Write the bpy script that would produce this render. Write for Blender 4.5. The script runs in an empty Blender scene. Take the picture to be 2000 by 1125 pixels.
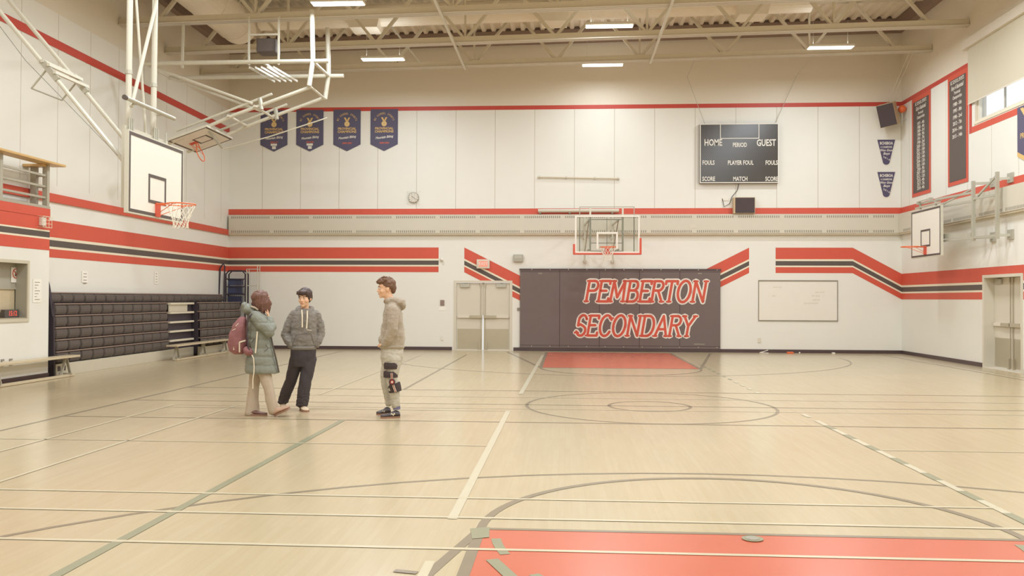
import bpy, math, random
import numpy as np
from mathutils import Vector, Matrix, noise
random.seed(7)
D = bpy.data
COL = bpy.context.scene.collection
SC = bpy.context.scene
R = math.radians

# ------------------------------------------------------------------ camera, world, exposure
F_PX, YAW, PITCH, ROLL = 1681.7, .06311, .01243, .00432
CAM = Vector((-1.242, 0, 1.595))
cam = D.objects.new('camera', D.cameras.new('camera')); COL.objects.link(cam)
cam.data.sensor_width = 36; cam.data.lens = 36*F_PX/2000; cam.data.clip_end = 200
cam.location = CAM
cam.rotation_euler = (Matrix.Rotation(YAW, 4, 'Z') @ Matrix.Rotation(R(90)+PITCH, 4, 'X') @ Matrix.Rotation(ROLL, 4, 'Z')).to_euler()
SC.camera = cam
w = D.worlds.new('world'); SC.world = w; w.use_nodes = True
w.node_tree.nodes['Background'].inputs[0].default_value = (.80, .88, 1, 1)
w.node_tree.nodes['Background'].inputs[1].default_value = 1.6
SC.view_settings.view_transform = 'Standard'; SC.view_settings.look = 'None'
SC.view_settings.gamma = 1; SC.view_settings.use_curve_mapping = False
SC.view_settings.exposure = 0.0
LAMP_W = 170.0                      # watts of each lamp's own light
LAMP_COL = (.89, .985, 1.07)
SC.cycles.max_bounces = 8; SC.cycles.diffuse_bounces = 4; SC.cycles.glossy_bounces = 3
SC.cycles.transparent_max_bounces = 8
SC.cycles.sample_clamp_indirect = 3; SC.cycles.sample_clamp_direct = 8; SC.cycles.caustics_reflective = False; SC.cycles.caustics_refractive = False
SC.cycles.use_denoising = True

def at(px, py, X=None, Y=None, Z=None):
    """pixel of the photograph -> the point where its ray meets a real plane of the hall"""
    u, v = px-1000, py-562.5
    cr, sr = math.cos(ROLL), math.sin(ROLL)
    u, v = cr*u+sr*v, -sr*u+cr*v
    x, z2 = u/F_PX, -v/F_PX
    cp, sp = math.cos(PITCH), math.sin(PITCH)
    y, z = cp-z2*sp, sp+z2*cp
    cy, sy = math.cos(YAW), math.sin(YAW)
    d = Vector((x*cy-y*sy, x*sy+y*cy, z))
    t = (X-CAM.x)/d.x if X is not None else (Y-CAM.y)/d.y if Y is not None else (Z-CAM.z)/d.z
    return CAM+d*t

XL, XR, YB, YN = -11.85, 8.76, 26.42, -2.2      # left wall, right wall, back wall, wall behind the camera
CY = 12.97                                        # centre line of the court
def roofz(x): return 9.86+.0175*x
def chordz(x): return 8.27+.0204*x

# ------------------------------------------------------------------ materials
def lin(c):
    c = c/255
    return c/12.92 if c <= .04045 else ((c+.055)/1.055)**2.4
def rgb(r, g, b): return (lin(r), lin(g), lin(b), 1)
MATS = {}
def mat(name, col, rough=.6, metal=0, var=.06, vscale=6, bump=0, bscale=60, spec=.5, emit=None, estr=0, coat=0, stretch=None, sheen=0):
    m = D.materials.new(name); m.use_nodes = True; MATS[name] = m
    nt = m.node_tree; b = nt.nodes['Principled BSDF']
    b.inputs['Roughness'].default_value = rough; b.inputs['Metallic'].default_value = metal
    b.inputs['Specular IOR Level'].default_value = spec
    b.inputs['Coat Weight'].default_value = coat
    b.inputs['Sheen Weight'].default_value = sheen
    tc = nt.nodes.new('ShaderNodeTexCoord')
    mp = nt.nodes.new('ShaderNodeMapping'); nt.links.new(tc.outputs['Object'], mp.inputs[0])
    if stretch: mp.inputs['Scale'].default_value = stretch
    no = nt.nodes.new('ShaderNodeTexNoise'); no.inputs['Scale'].default_value = vscale; no.inputs['Detail'].default_value = 4
    nt.links.new(mp.outputs[0], no.inputs['Vector'])
    mx = nt.nodes.new('ShaderNodeMix'); mx.data_type = 'RGBA'
    c = Vector(col[:3])
    mx.inputs[6].default_value = (*(c*(1-var)), 1); mx.inputs[7].default_value = (*[min(1, k*(1+var)) for k in c], 1)
    nt.links.new(no.outputs[0], mx.inputs[0]); nt.links.new(mx.outputs[2], b.inputs['Base Color'])
    if bump:
        n2 = nt.nodes.new('ShaderNodeTexNoise'); n2.inputs['Scale'].default_value = bscale; n2.inputs['Detail'].default_value = 3
        nt.links.new(tc.outputs['Object'], n2.inputs['Vector'])
        bp = nt.nodes.new('ShaderNodeBump'); bp.inputs['Strength'].default_value = bump; bp.inputs['Distance'].default_value = .01
        nt.links.new(n2.outputs[0], bp.inputs['Height']); nt.links.new(bp.outputs[0], b.inputs['Normal'])
    if emit:
        b.inputs['Emission Color'].default_value = emit; b.inputs['Emission Strength'].default_value = estr
    return m

CREAM = rgb(236, 232, 221)
def wall_mat(name, axis):
    """painted wall: block work below, vertical panels above, a slightly darker top zone, partly shade put into its paint"""
    m = mat(name, CREAM, rough=.42, var=.025, vscale=1.3, spec=.35)
    nt = m.node_tree; L = nt.links; b = nt.nodes['Principled BSDF']
    base = b.inputs['Base Color'].links[0].from_socket
    geo = nt.nodes.new('ShaderNodeNewGeometry'); sp = nt.nodes.new('ShaderNodeSeparateXYZ'); L.new(geo.outputs['Position'], sp.inputs[0])
    z = sp.outputs['Z']; u = sp.outputs[axis]
    def M(op, a, bb=None, cc=None):
        n = nt.nodes.new('ShaderNodeMath'); n.operation = op
        for i, k in enumerate((a, bb, cc)):
            if k is None: continue
            if isinstance(k, (int, float)): n.inputs[i].default_value = k
            else: L.new(k, n.inputs[i])
        return n.outputs[0]
    up = M('GREATER_THAN', z, 3.9)
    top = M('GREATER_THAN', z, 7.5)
    seam = M('LESS_THAN', M('FRACT', M('MULTIPLY', M('ADD', u, 30.3), 1/1.22)), .014)
    seam = M('MULTIPLY', M('MULTIPLY', seam, up), M('SUBTRACT', 1, top))
    # block joints
    hz = M('LESS_THAN', M('FRACT', M('MULTIPLY', z, 5)), .045)
    row = M('MULTIPLY', M('MODULO', M('FLOOR', M('MULTIPLY', z, 5)), 2), .5)
    vt = M('LESS_THAN', M('FRACT', M('ADD', M('MULTIPLY', M('ADD', u, 30), 2.5), row)), .022)
    jt = M('MULTIPLY', M('MAXIMUM', hz, vt), M('SUBTRACT', 1, up))
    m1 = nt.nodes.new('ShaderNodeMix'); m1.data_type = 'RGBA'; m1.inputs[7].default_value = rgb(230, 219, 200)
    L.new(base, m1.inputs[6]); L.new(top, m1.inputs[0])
    m2 = nt.nodes.new('ShaderNodeMix'); m2.data_type = 'RGBA'; m2.inputs[7].default_value = rgb(186, 172, 150)
    L.new(m1.outputs[2], m2.inputs[6]); L.new(M('MULTIPLY', seam, .75), m2.inputs[0])
    L.new(m2.outputs[2], b.inputs['Base Color'])
    bp = nt.nodes.new('ShaderNodeBump'); bp.inputs['Strength'].default_value = .25; bp.inputs['Distance'].default_value = .01
    L.new(M('SUBTRACT', 1, M('MAXIMUM', jt, seam)), bp.inputs['Height']); L.new(bp.outputs[0], b.inputs['Normal'])
    return m
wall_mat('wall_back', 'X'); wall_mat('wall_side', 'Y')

def floor_mat():
    m = mat('maple', rgb(194, 177, 144), rough=.2, var=.06, vscale=.5, spec=.5, coat=.0)
    nt = m.node_tree; L = nt.links; b = nt.nodes['Principled BSDF']
    base = b.inputs['Base Color'].links[0].from_socket
    tc = nt.nodes.new('ShaderNodeTexCoord')
    mp = nt.nodes.new('ShaderNodeMapping'); mp.inputs['Rotation'].default_value = (0, 0, R(90)); L.new(tc.outputs['Object'], mp.inputs[0])
    br = nt.nodes.new('ShaderNodeTexBrick'); L.new(mp.outputs[0], br.inputs['Vector'])
    br.inputs['Scale'].default_value = 1; br.inputs['Brick Width'].default_value = 1.1; br.inputs['Row Height'].default_value = .057
    br.inputs['Mortar Size'].default_value = .0009; br.inputs['Mortar Smooth'].default_value = .3; br.offset = .37
    br.inputs['Color1'].default_value = (1, 1, 1, 1); br.inputs['Color2'].default_value = (.965, .955, .935, 1); br.inputs['Mortar'].default_value = (.90, .87, .82, 1)
    st = nt.nodes.new('ShaderNodeMapping'); st.inputs['Scale'].default_value = (9, .6, 1); L.new(tc.outputs['Object'], st.inputs[0])
    gn = nt.nodes.new('ShaderNodeTexNoise'); gn.inputs['Scale'].default_value = 3; gn.inputs['Detail'].default_value = 6; L.new(st.outputs[0], gn.inputs['Vector'])
    rp = nt.nodes.new('ShaderNodeValToRGB'); L.new(gn.outputs[0], rp.inputs[0])
    rp.color_ramp.elements[0].position = .3; rp.color_ramp.elements[0].color = (.95, .93, .9, 1); rp.color_ramp.elements[1].position = .7; rp.color_ramp.elements[1].color = (1, 1, 1, 1)
    x1 = nt.nodes.new('ShaderNodeMix'); x1.data_type = 'RGBA'; x1.blend_type = 'MULTIPLY'; x1.inputs[0].default_value = 1
    L.new(base, x1.inputs[6]); L.new(br.outputs['Color'], x1.inputs[7])
    x2 = nt.nodes.new('ShaderNodeMix'); x2.data_type = 'RGBA'; x2.blend_type = 'MULTIPLY'; x2.inputs[0].default_value = .8
    L.new(x1.outputs[2], x2.inputs[6]); L.new(rp.outputs[0], x2.inputs[7]); L.new(x2.outputs[2], b.inputs['Base Color'])
floor_mat()

mat('red', rgb(212, 92, 72), rough=.45, var=.04, spec=.35)
mat('red_dark', rgb(200, 78, 66), rough=.45, var=.04, spec=.35)
mat('charcoal', rgb(96, 86, 80), rough=.5, var=.05, spec=.35)
mat('baseboard', rgb(84, 66, 66), rough=.4, var=.05)
mat('cream', CREAM, rough=.45, var=.02)
mat('cream_line', rgb(238, 226, 200), rough=.45, var=.02)
mat('court_dark', rgb(140, 126, 104), rough=.25, var=.05)
mat('court_green', rgb(148, 146, 118), rough=.25, var=.05)
mat('court_white', rgb(202, 192, 165), rough=.25, var=.03)
mat('court_pale', rgb(203, 190, 160), rough=.25, var=.03)
mat('court_red', rgb(201, 106, 80), rough=.24, var=.05, vscale=2)
mat('steel_paint', rgb(212, 199, 174), rough=.5, var=.05)
mat('steel_grey', rgb(176, 168, 150), rough=.45, var=.04)
mat('beam_brown', rgb(148, 126, 112), rough=.6, var=.08)
mat('deck', rgb(246, 234, 212), rough=.6, var=.05)
mat('deck_dark', rgb(120, 100, 88), rough=.7, var=.05)
mat('duct', rgb(244, 232, 210), rough=.45, var=.04)
mat('white', rgb(236, 229, 216), rough=.4, var=.02)
mat('offwhite', rgb(224, 214, 196), rough=.4, var=.02)
mat('black', rgb(70, 62, 60), rough=.45, var=.05)
mat('board_black', rgb(74, 68, 62), rough=.22, var=.08, vscale=3)
mat('mat_vinyl', rgb(114, 99, 94), rough=.5, var=.05, bump=.15, bscale=200)
mat('seam', rgb(70, 58, 58), rough=.6)
mat('navy', rgb(94, 90, 113), rough=.75, var=.06, vscale=20)
mat('navy_purple', rgb(88, 80, 106), rough=.75, var=.05, vscale=20)
mat('gold', rgb(224, 186, 118), rough=.6, var=.05)
mat('orange', rgb(232, 110, 60), rough=.4, var=.04)
mat('rim', rgb(232, 112, 66), rough=.35, var=.04)
mat('net', rgb(240, 232, 214), rough=.8, var=.03)
mat('frame_paint', rgb(212, 206, 188), rough=.38, var=.04)
mat('galv', rgb(190, 186, 170), rough=.35, metal=.3, var=.06)
mat('steel', rgb(196, 186, 164), rough=.32, metal=.6, var=.06, vscale=3)
mat('door_paint', rgb(216, 207, 188), rough=.38, var=.02)
mat('heater', rgb(212, 204, 186), rough=.4, var=.02)
mat('slot', rgb(150, 142, 126), rough=.6)
mat('wood', rgb(214, 174, 114), rough=.4, var=.12, vscale=6, stretch=(12, 1, 12))
mat('bench_wood', rgb(206, 188, 156), rough=.4, var=.08, vscale=5, stretch=(12, 1, 12))
mat('seat', rgb(92, 82, 76), rough=.5, var=.14, vscale=9, bump=.1, bscale=90)
mat('bleach_dark', rgb(62, 52, 60), rough=.55, var=.06)
mat('tread', rgb(226, 216, 192), rough=.5)
mat('seat_edge', rgb(150, 128, 116), rough=.45)
mat('skirt', rgb(208, 198, 176), rough=.4, var=.03)
mat('grille', rgb(78, 66, 66), rough=.8, var=.12, vscale=60)
mat('speaker_case', rgb(206, 182, 146), rough=.6, var=.06)
mat('blue_plastic', rgb(70, 74, 104), rough=.45, var=.06)
mat('paper', rgb(246, 240, 228), rough=.7)
mat('grey_panel', rgb(176, 170, 154), rough=.5)
mat('blind', rgb(206, 196, 172), rough=.8, var=.02)
mat('lead', rgb(150, 146, 136), rough=.7)
mat('led_red', rgb(190, 60, 50), rough=.4, emit=(1, .12, .08, 1), estr=.8)
mat('exit_glow', rgb(232, 140, 120), rough=.4, emit=(1, .25, .18, 1), estr=.45)
mat('diffuser', (1, 1, .96, 1), rough=.4, var=0, emit=(1, .98, .88, 1), estr=4)
MATS['diffuser'].cycles.emission_sampling = 'NONE'
mat('skin', rgb(228, 182, 148), rough=.5, var=.04, vscale=12, spec=.35)
mat('lips', rgb(190, 116, 96), rough=.45)
mat('eye_white', rgb(225, 215, 205), rough=.3)
mat('iris', rgb(60, 44, 38), rough=.25)
def glass_mat():
    m = D.materials.new('glass'); m.use_nodes = True; MATS['glass'] = m
    nt = m.node_tree; nt.nodes.remove(nt.nodes['Principled BSDF']); out = nt.nodes['Material Output']
    g = nt.nodes.new('ShaderNodeBsdfGlossy'); g.inputs['Roughness'].default_value = .03
    t = nt.nodes.new('ShaderNodeBsdfTransparent'); t.inputs[0].default_value = (.93, .94, .92, 1)
    f = nt.nodes.new('ShaderNodeFresnel'); f.inputs[0].default_value = 1.45
    mx = nt.nodes.new('ShaderNodeMixShader')
    nt.links.new(f.outputs[0], mx.inputs[0]); nt.links.new(t.outputs[0], mx.inputs[1]); nt.links.new(g.outputs[0], mx.inputs[2]); nt.links.new(mx.outputs[0], out.inputs[0])
glass_mat()

# ------------------------------------------------------------------ mesh helpers
class MB:
    def __init__(s): s.v = []; s.f = []; s.m = []; s.names = []; s.st = []
    def mi(s, m):
        if m not in s.names: s.names.append(m)
        return s.names.index(m)
    def add(s, vs, fs, m):
        o = len(s.v); k = s.mi(m); s.st.append((o, len(s.f)))
        s.v += [tuple(v) for v in vs]; s.f += [tuple(i+o for i in f) for f in fs]; s.m += [k]*len(fs); return s
    def jit(s):
        s.k = getattr(s, 'k', 0)+1; q = ((s.k*37) % 11-5)*.00007; return q
    def box(s, a, b, m, bev=0):
        q = s.jit(); a = [c+q for c in a]; b = [c+q for c in b]
        x0, y0, z0 = [min(p, q) for p, q in zip(a, b)]; x1, y1, z1 = [max(p, q) for p, q in zip(a, b)]
        if bev:
            bv = min(bev, (x1-x0)/2.1, (y1-y0)/2.1, (z1-z0)/2.1)
            import bmesh
            bm = bmesh.new(); bmesh.ops.create_cube(bm, size=1)
            for v in bm.verts: v.co = Vector(((x0+x1)/2+v.co.x*(x1-x0), (y0+y1)/2+v.co.y*(y1-y0), (z0+z1)/2+v.co.z*(z1-z0)))
            bmesh.ops.bevel(bm, geom=bm.edges[:], offset=bv, segments=2, affect='EDGES', profile=.6)
            bm.verts.index_update(); s.add([v.co[:] for v in bm.verts], [[v.index for v in f.verts] for f in bm.faces], m); bm.free(); return s
        return s.add([(x0,y0,z0),(x1,y0,z0),(x1,y1,z0),(x0,y1,z0),(x0,y0,z1),(x1,y0,z1),(x1,y1,z1),(x0,y1,z1)],
                     [(0,3,2,1),(4,5,6,7),(0,1,5,4),(1,2,6,5),(2,3,7,6),(3,0,4,7)], m)
    def tube(s, pts, r, m, n=8, closed=False, cap=True, r2=None):
        pts = [Vector(p) for p in pts]; N = len(pts); rings = []
        up = None
        for i, p in enumerate(pts):
            if closed: t = pts[(i+1) % N]-pts[i-1]
            else: t = pts[min(i+1, N-1)]-pts[max(i-1, 0)]
            t.normalize()
            if up is None or abs(up.dot(t)) > .999:
                ref = Vector((0, 0, 1)) if abs(t.z) < .9 else Vector((0, 1, 0))
                up = ref
            a = t.cross(up).normalized(); b = a.cross(t).normalized(); up = b
            rr = r[i] if isinstance(r, (list, tuple)) else r
            rb = rr if r2 is None else r2
            rings.append([p+a*rr*math.cos(2*math.pi*k/n+math.pi/n)+b*rb*math.sin(2*math.pi*k/n+math.pi/n) for k in range(n)])
        vs = [v for rg in rings for v in rg]; fs = []
        M = N if closed else N-1
        for i in range(M):
            j = (i+1) % N
            for k in range(n): fs.append((i*n+k, i*n+(k+1) % n, j*n+(k+1) % n, j*n+k))
        if cap and not closed: fs += [tuple(range(n))[::-1], tuple((N-1)*n+k for k in range(n))]
        return s.add(vs, fs, m)
    def bar(s, a, b, w, h, m, up=(0, 0, 1)):
        q = s.jit(); a, b = Vector(a)+Vector((q, q, q)), Vector(b)+Vector((q, q, q)); t = (b-a).normalized(); u = Vector(up)
        if abs(u.dot(t)) > .98: u = Vector((0, 1, 0))
        x = t.cross(u).normalized()*w/2; y = t.cross(x).normalized()*h/2
        vs = [p+i*x+j*y for p in (a, b) for i, j in ((-1,-1),(1,-1),(1,1),(-1,1))]
        return s.add(vs, [(0,3,2,1),(4,5,6,7),(0,1,5,4),(1,2,6,5),(2,3,7,6),(3,0,4,7)], m)
    def prism(s, poly, fr, d0, d1, m):
        """polygon of (u,v) in a frame, from depth d0 to d1 along the frame's outward normal"""
        O, U, V, N = fr; n = len(poly); q = s.jit(); d1 += q; d0 += q*.5; poly = [(u+q, v+q) for u, v in poly]
        vs = [O+U*u+V*v+N*d0 for u, v in poly]+[O+U*u+V*v+N*d1 for u, v in poly]
        return s.add(vs, [tuple(range(n))[::-1], tuple(range(n, 2*n))]+[(i, (i+1) % n, n+(i+1) % n, n+i) for i in range(n)], m)
    def face(s, poly, fr, d, m):
        O, U, V, N = fr
        return s.add([O+U*u+V*v+N*d for u, v in poly], [tuple(range(len(poly)))], m)
    def sphere(s, c, r, m, nu=14, nv=9, mtx=None):
        c = Vector(c); r = r if isinstance(r, (tuple, list)) else (r, r, r); vs = []; fs = []
        for j in range(1, nv):
            ph = math.pi*j/nv
            for i in range(nu):
                th = 2*math.pi*i/nu
                vs.append(Vector((r[0]*math.sin(ph)*math.cos(th), r[1]*math.sin(ph)*math.sin(th), r[2]*math.cos(ph))))
        vs += [Vector((0, 0, r[2])), Vector((0, 0, -r[2]))]
        if mtx is not None: vs = [mtx @ v for v in vs]
        vs = [c+v for v in vs]; T = len(vs)-2
        for j in range(nv-2):
            for i in range(nu): fs.append((j*nu+i, (j+1)*nu+i, (j+1)*nu+(i+1) % nu, j*nu+(i+1) % nu))
        for i in range(nu):
            fs.append((T, i, (i+1) % nu)); fs.append((T+1, (nv-2)*nu+(i+1) % nu, (nv-2)*nu+i))
        return s.add(vs, fs, m)
    def disc(s, c, r, h, axis, m, n=24):
        a = Vector(axis).normalized()
        return s.tube([Vector(c)-a*h/2, Vector(c)+a*h/2], r, m, n=n)
    def split(s, name, parent=None, smooth=False):
        """every shape added becomes an object of its own"""
        out = []; st = s.st+[(len(s.v), len(s.f))]
        for (v0, f0), (v1, f1) in zip(st, st[1:]):
            q = MB(); q.v = s.v[v0:v1]; q.f = [tuple(i-v0 for i in f) for f in s.f[f0:f1]]; q.names = [s.names[s.m[f0]]]; q.m = [0]*(f1-f0)
            out.append(q.build(name, parent, smooth))
        return out
    def build(s, name, parent=None, smooth=False, loc=None):
        me = D.meshes.new(name); me.from_pydata(s.v, [], s.f)
        for n in s.names: me.materials.append(MATS[n])
        me.polygons.foreach_set('material_index', s.m)
        if smooth: me.shade_smooth()
        me.update()
        o = D.objects.new(name, me); COL.objects.link(o)
        if loc is not None:
            me.transform(Matrix.Translation(-Vector(loc))); o.location = loc
        if parent is not None:
            o.parent = parent
            if loc is None: o.matrix_parent_inverse = parent.matrix_basis.inverted()
            else: o.location = Vector(loc)-parent.location
        return o
def tag(o, label, cat, group=None, kind=None):
    o['label'] = label; o['category'] = cat
    if group: o['group'] = group
    if kind: o['kind'] = kind
    return o
def thing(name, label, cat, loc=(0, 0, 0), rz=0, group=None):
    o = D.objects.new(name, None); COL.objects.link(o); o.location = loc; o.rotation_euler = (0, 0, rz); o.empty_display_size = .1
    return tag(o, label, cat, group)
def struct(o): o['kind'] = 'structure'; return o
def copy_tree(o, parent=None):
    c = o.copy(); COL.objects.link(c); c.parent = parent
    for ch in [x for x in D.objects if x.parent == o]: copy_tree(ch, c)
    return c
FB = (Vector((0, YB, 0)), Vector((1, 0, 0)), Vector((0, 0, 1)), Vector((0, -1, 0)))   # back wall: u = world x
FR = (Vector((XR, 0, 0)), Vector((0, -1, 0)), Vector((0, 0, 1)), Vector((-1, 0, 0)))  # right wall: u = -world y
FL = (Vector((XL, 0, 0)), Vector((0, 1, 0)), Vector((0, 0, 1)), Vector((1, 0, 0)))    # left wall: u = world y
def rect(u0, v0, u1, v1): return [(u0, v0), (u1, v0), (u1, v1), (u0, v1)]
def frame(O, U, V, N): return (Vector(O), Vector(U), Vector(V), Vector(N))
def text(mb, s, h, fr, u, v, m, d=.004, align='CENTER', xs=1, shear=0, bold=.0, rot=0):
    """lettering from Blender's own font, cap height h, laid on a frame at (u, v)"""
    cu = D.curves.new('t', 'FONT'); cu.body = s; cu.align_x = align; cu.align_y = 'CENTER'; cu.size = h/.72; cu.shear = shear; cu.offset = bold*h
    cu.resolution_u = 2
    o = D.objects.new('t', cu); COL.objects.link(o)
    dg = bpy.context.evaluated_depsgraph_get(); me = D.meshes.new_from_object(o.evaluated_get(dg))
    O, U, V, N = fr; c, sn = math.cos(rot), math.sin(rot)
    vs = []
    for q in me.vertices:
        x, y = q.co.x*xs, q.co.y
        x, y = c*x-sn*y, sn*x+c*y
        vs.append(O+U*(u+x)+V*(v+y)+N*d)
    mb.add(vs, [tuple(p.vertices) for p in me.polygons], m)
    D.objects.remove(o); D.curves.remove(cu); D.meshes.remove(me)

# ------------------------------------------------------------------ the lamps
def lamp(px, py, label=None, group=None, pos=None, k=1.0):
    p = at(px, py, Z={660: 8.07, 748: 8.07, 1622: 8.30}.get(px, 8.33)) if pos is None else Vector(pos)
    t = thing('ceiling_light', label, 'ceiling light', p, group=group)
    W, Dp = .57, .125
    MB().box((-W-.02, -Dp-.02, 0), (W+.02, Dp+.02, .05), 'offwhite').box((-W, -.06, .05), (W, .06, .09), 'offwhite').build('housing', t).location = (0, 0, 0)
    o = [c for c in t.children][0] if t.children else None
    mb = MB()
    for x in (-.45, .45): mb.tube([(x, 0, .09), (x, 0, .7)], .004, 'frame_paint', n=4)
    mb.split('hanger', t)
    MB().box((-W, -Dp, -.012), (W, Dp, -.002), 'diffuser').build('diffuser', t)
    for ch in t.children: ch.matrix_parent_inverse = Matrix(); ch.location = (0, 0, 0)
    l = D.lights.new('lamp_light', 'AREA'); l.shape = 'RECTANGLE'; l.size = 1.14; l.size_y = .25; l.energy = LAMP_W*k; l.color = LAMP_COL; l.spread = R(180)
    lo = D.objects.new('lamp_light', l); COL.objects.link(lo); lo.parent = t; lo.location = (0, 0, -.02)
    l = D.lights.new('added_uplight', 'AREA'); l.shape = 'RECTANGLE'; l.size = 1.1; l.size_y = .1; l.energy = LAMP_W*.035; l.color = LAMP_COL  # upward fill, added to brighten the ceiling and upper walls
    lo = D.objects.new('added_uplight', l); COL.objects.link(lo); lo.parent = t; lo.location = (0, 0, .11); lo.rotation_euler = (math.pi, 0, 0)
    return t
for px, py, lb in [(660, 7, 'bright white panel light cut by the top edge of the photo, left of centre'),
                   (748, 116, 'bright white panel light in front of the back wall above the four blue banners'),
                   (1190, 51, 'bright white panel light high in the middle, upper of the pair in the centre'),
                   (1177, 127, 'bright white panel light nearest the back wall in the middle, lower of the centre pair'),
                   (1622, 93, 'bright white panel light hanging at the right, above the scoreboard')]:
    lamp(px, py, lb, k=.26 if py == 127 else .75 if py in (116, 93) else .8)
for x in (-6.45, -.2, 5.75):
    for y in (15.2, 11.0, 6.8, 2.4):
        lamp(0, 0, 'white panel light above the near half of the court, out of the frame', 'panel lights over the near half of the court', pos=(x, y, chordz(x)-.07))
lamp(0, 0, 'white panel light above the near half of the court, out of the frame', 'panel lights over the near half of the court', pos=(5.75, 18.9, 8.4))

# ================================================================== THE HALL
def wall_holes(mb, fr, u0, u1, v0, v1, holes, m, depth=0, mr=None):
    us = sorted({u0, u1, *[h[0] for h in holes], *[h[2] for h in holes]}); vs = sorted({v0, v1, *[h[1] for h in holes], *[h[3] for h in holes]})
    for a, b in zip(us, us[1:]):
        for c, d in zip(vs, vs[1:]):
            mu, mv = (a+b)/2, (c+d)/2
            if any(h[0] < mu < h[2] and h[1] < mv < h[3] for h in holes): continue
            mb.face(rect(a, c, b, d), fr, 0, m)
    O, U, V, N = fr
    for h in holes:
        P = [(h[0], h[1]), (h[2], h[1]), (h[2], h[3]), (h[0], h[3])]
        for i in range(4):
            (a, b), (c, d) = P[i], P[(i+1) % 4]
            mb.add([O+U*a+V*b, O+U*c+V*d, O+U*c+V*d-N*depth, O+U*a+V*b-N*depth], [(0, 1, 2, 3)], mr or m)
TOPZ = 10.2
# ---- floor with all its painted lines
fl = MB(); fl.face([(XL-.2, YN), (XR+.6, YN), (XR+.6, YB+.2), (XL-.2, YB+.2)], (Vector((0,0,0)), Vector((1,0,0)), Vector((0,1,0)), Vector((0,0,1))), 0, 'maple')
FF = (Vector((0, 0, 0)), Vector((1, 0, 0)), Vector((0, 1, 0)), Vector((0, 0, 1)))
lvl = [.0008]
def line(x0, y0, x1, y1, wd, m, d=None):
    a, b = Vector((x0, y0, 0)), Vector((x1, y1, 0)); t = (b-a).normalized(); n = Vector((-t.y, t.x, 0))*wd/2
    fl.face([(p.x, p.y) for p in (a-n, b-n, b+n, a+n)], FF, d or .0016, m)
def arc(cx, cy, r, a0, a1, wd, m, d=.0016, seg=72):
    n = max(4, int(seg*abs(a1-a0)/360))
    for i in range(n):
        t0, t1 = R(a0+(a1-a0)*i/n), R(a0+(a1-a0)*(i+1)/n)
        P = [(cx+(r+s)*math.cos(t), cy+(r+s)*math.sin(t)) for t, s in ((t0, -wd/2), (t1, -wd/2), (t1, wd/2), (t0, wd/2))]
        fl.face(P, FF, d, m)
Bf, Bn = CY+12.8, CY-12.8
W5 = .05
for Bs, s in ((Bf, -1), (Bn, 1)):
    FTl = Bs+s*5.79
    fl.face([(-1.8, Bs), (1.8, Bs), (1.8, FTl), (-1.8, FTl)][::s], FF, .0008, 'court_red')
    for k in (-1, 1):
        line(k*1.83, Bs, k*1.83, FTl, W5*1.5, 'court_dark', .002)
        line(k*3.0, Bs, k*1.83, FTl, W5*1.4, 'court_dark', .0022)
    line(-1.83, FTl, 1.83, FTl, W5, 'court_dark', .0024)
    c = Bs+s*1.575
    if s == 1: arc(0, FTl, 1.83, 0, 180, W5*1.3, 'court_dark', .0026); arc(0, c, 6.25, 0, 180, W5, 'court_dark')
    else: arc(0, FTl, 1.83, 180, 360, W5, 'court_dark', .0026); arc(0, c, 6.25, 180, 360, W5, 'court_dark')
    for k in range(7):
        a = (-172+k*26) if s == 1 else (8+k*26)
        if s == 1: arc(0, FTl, 1.72, a, a+12, W5*1.3, 'court_green', .0028)
arc(0, CY, 1.83, 0, 360, W5, 'court_dark'); arc(0, CY, .6, 0, 360, W5, 'court_dark')
line(-7.95, CY, 7.95, CY, .045, 'court_dark'); line(-7.95, Bn, -7.95, Bf, .05, 'court_dark', .0018); line(7.95, Bn, 7.95, Bf, .05, 'court_dark', .0018)
line(-7.95, 11.12, 8.3, 11.12, .045, 'court_dark', .002); line(-7.95, 14.9, 8.3, 14.9, .045, 'court_dark', .002)
line(-4.15, 1.5, -4.15, 11.12, .075, 'court_green', .003); line(-4.07, 14.9, -4.07, 24.4, .05, 'court_dark', .003)
line(-2.06, 6.2, -2.06, 12.2, .07, 'court_white', .0032); line(-2.0, 14.4, -1.9, 24.4, .075, 'court_white', .0032)
line(-2.06, 1.2, -2.06, 5.2, .06, 'court_pale', .0032)
y = 2.2
while y < 12.3:                                     # grey and white dashed line
    line(2.06, y, 2.06, min(y+.42, 12.3), .07, 'court_white', .0034)
    if y < 11.2: line(2.06, y+.42, 2.06, y+.75, .08, 'court_green', .0034)
    y += .75
y = 14.9
while y < 21.6:
    line(2.03, y, 2.03, y+.25, .06, 'court_green' if y > 17 else 'court_white', .0034); y += .62
for yy, x0, x1, wd in [(6.86, -8, 2.1, .04), (6.25, -8, 8, .045), (5.47, -8, 8, .045), (9.3, -8, -2.1, .03), (9.4, 2.1, 8, .03), (12.2, -7, -2.0, .03), (13.9, -7.6, 7.6, .03), (12.45, -7, 7.6, .025)]:
    line(x0, yy, x1, yy, wd, 'court_pale', .0036)
line(-7.05, 1, -7.05, 12.45, .04, 'court_pale', .0036); line(-6.1, 4, -6.1, 12.45, .04, 'court_pale', .0036); line(-5.3, 14, -5.3, 24, .04, 'court_pale', .0036)
line(8.25, 10, 8.25, 24, .04, 'court_pale', .0036)
fl.face([(-1.90, 5.95), (-1.77, 6.0), (-1.75, 5.74), (-1.86, 5.70)], FF, .0042, 'court_green')   # tape patch at the key corner
line(-1.69, 5.26, -1.45, 4.7, .08, 'court_green', .0044); line(-2.24, 5.0, -2.1, 4.97, .05, 'court_dark', .0044)
struct(fl.build('floor'))
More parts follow.
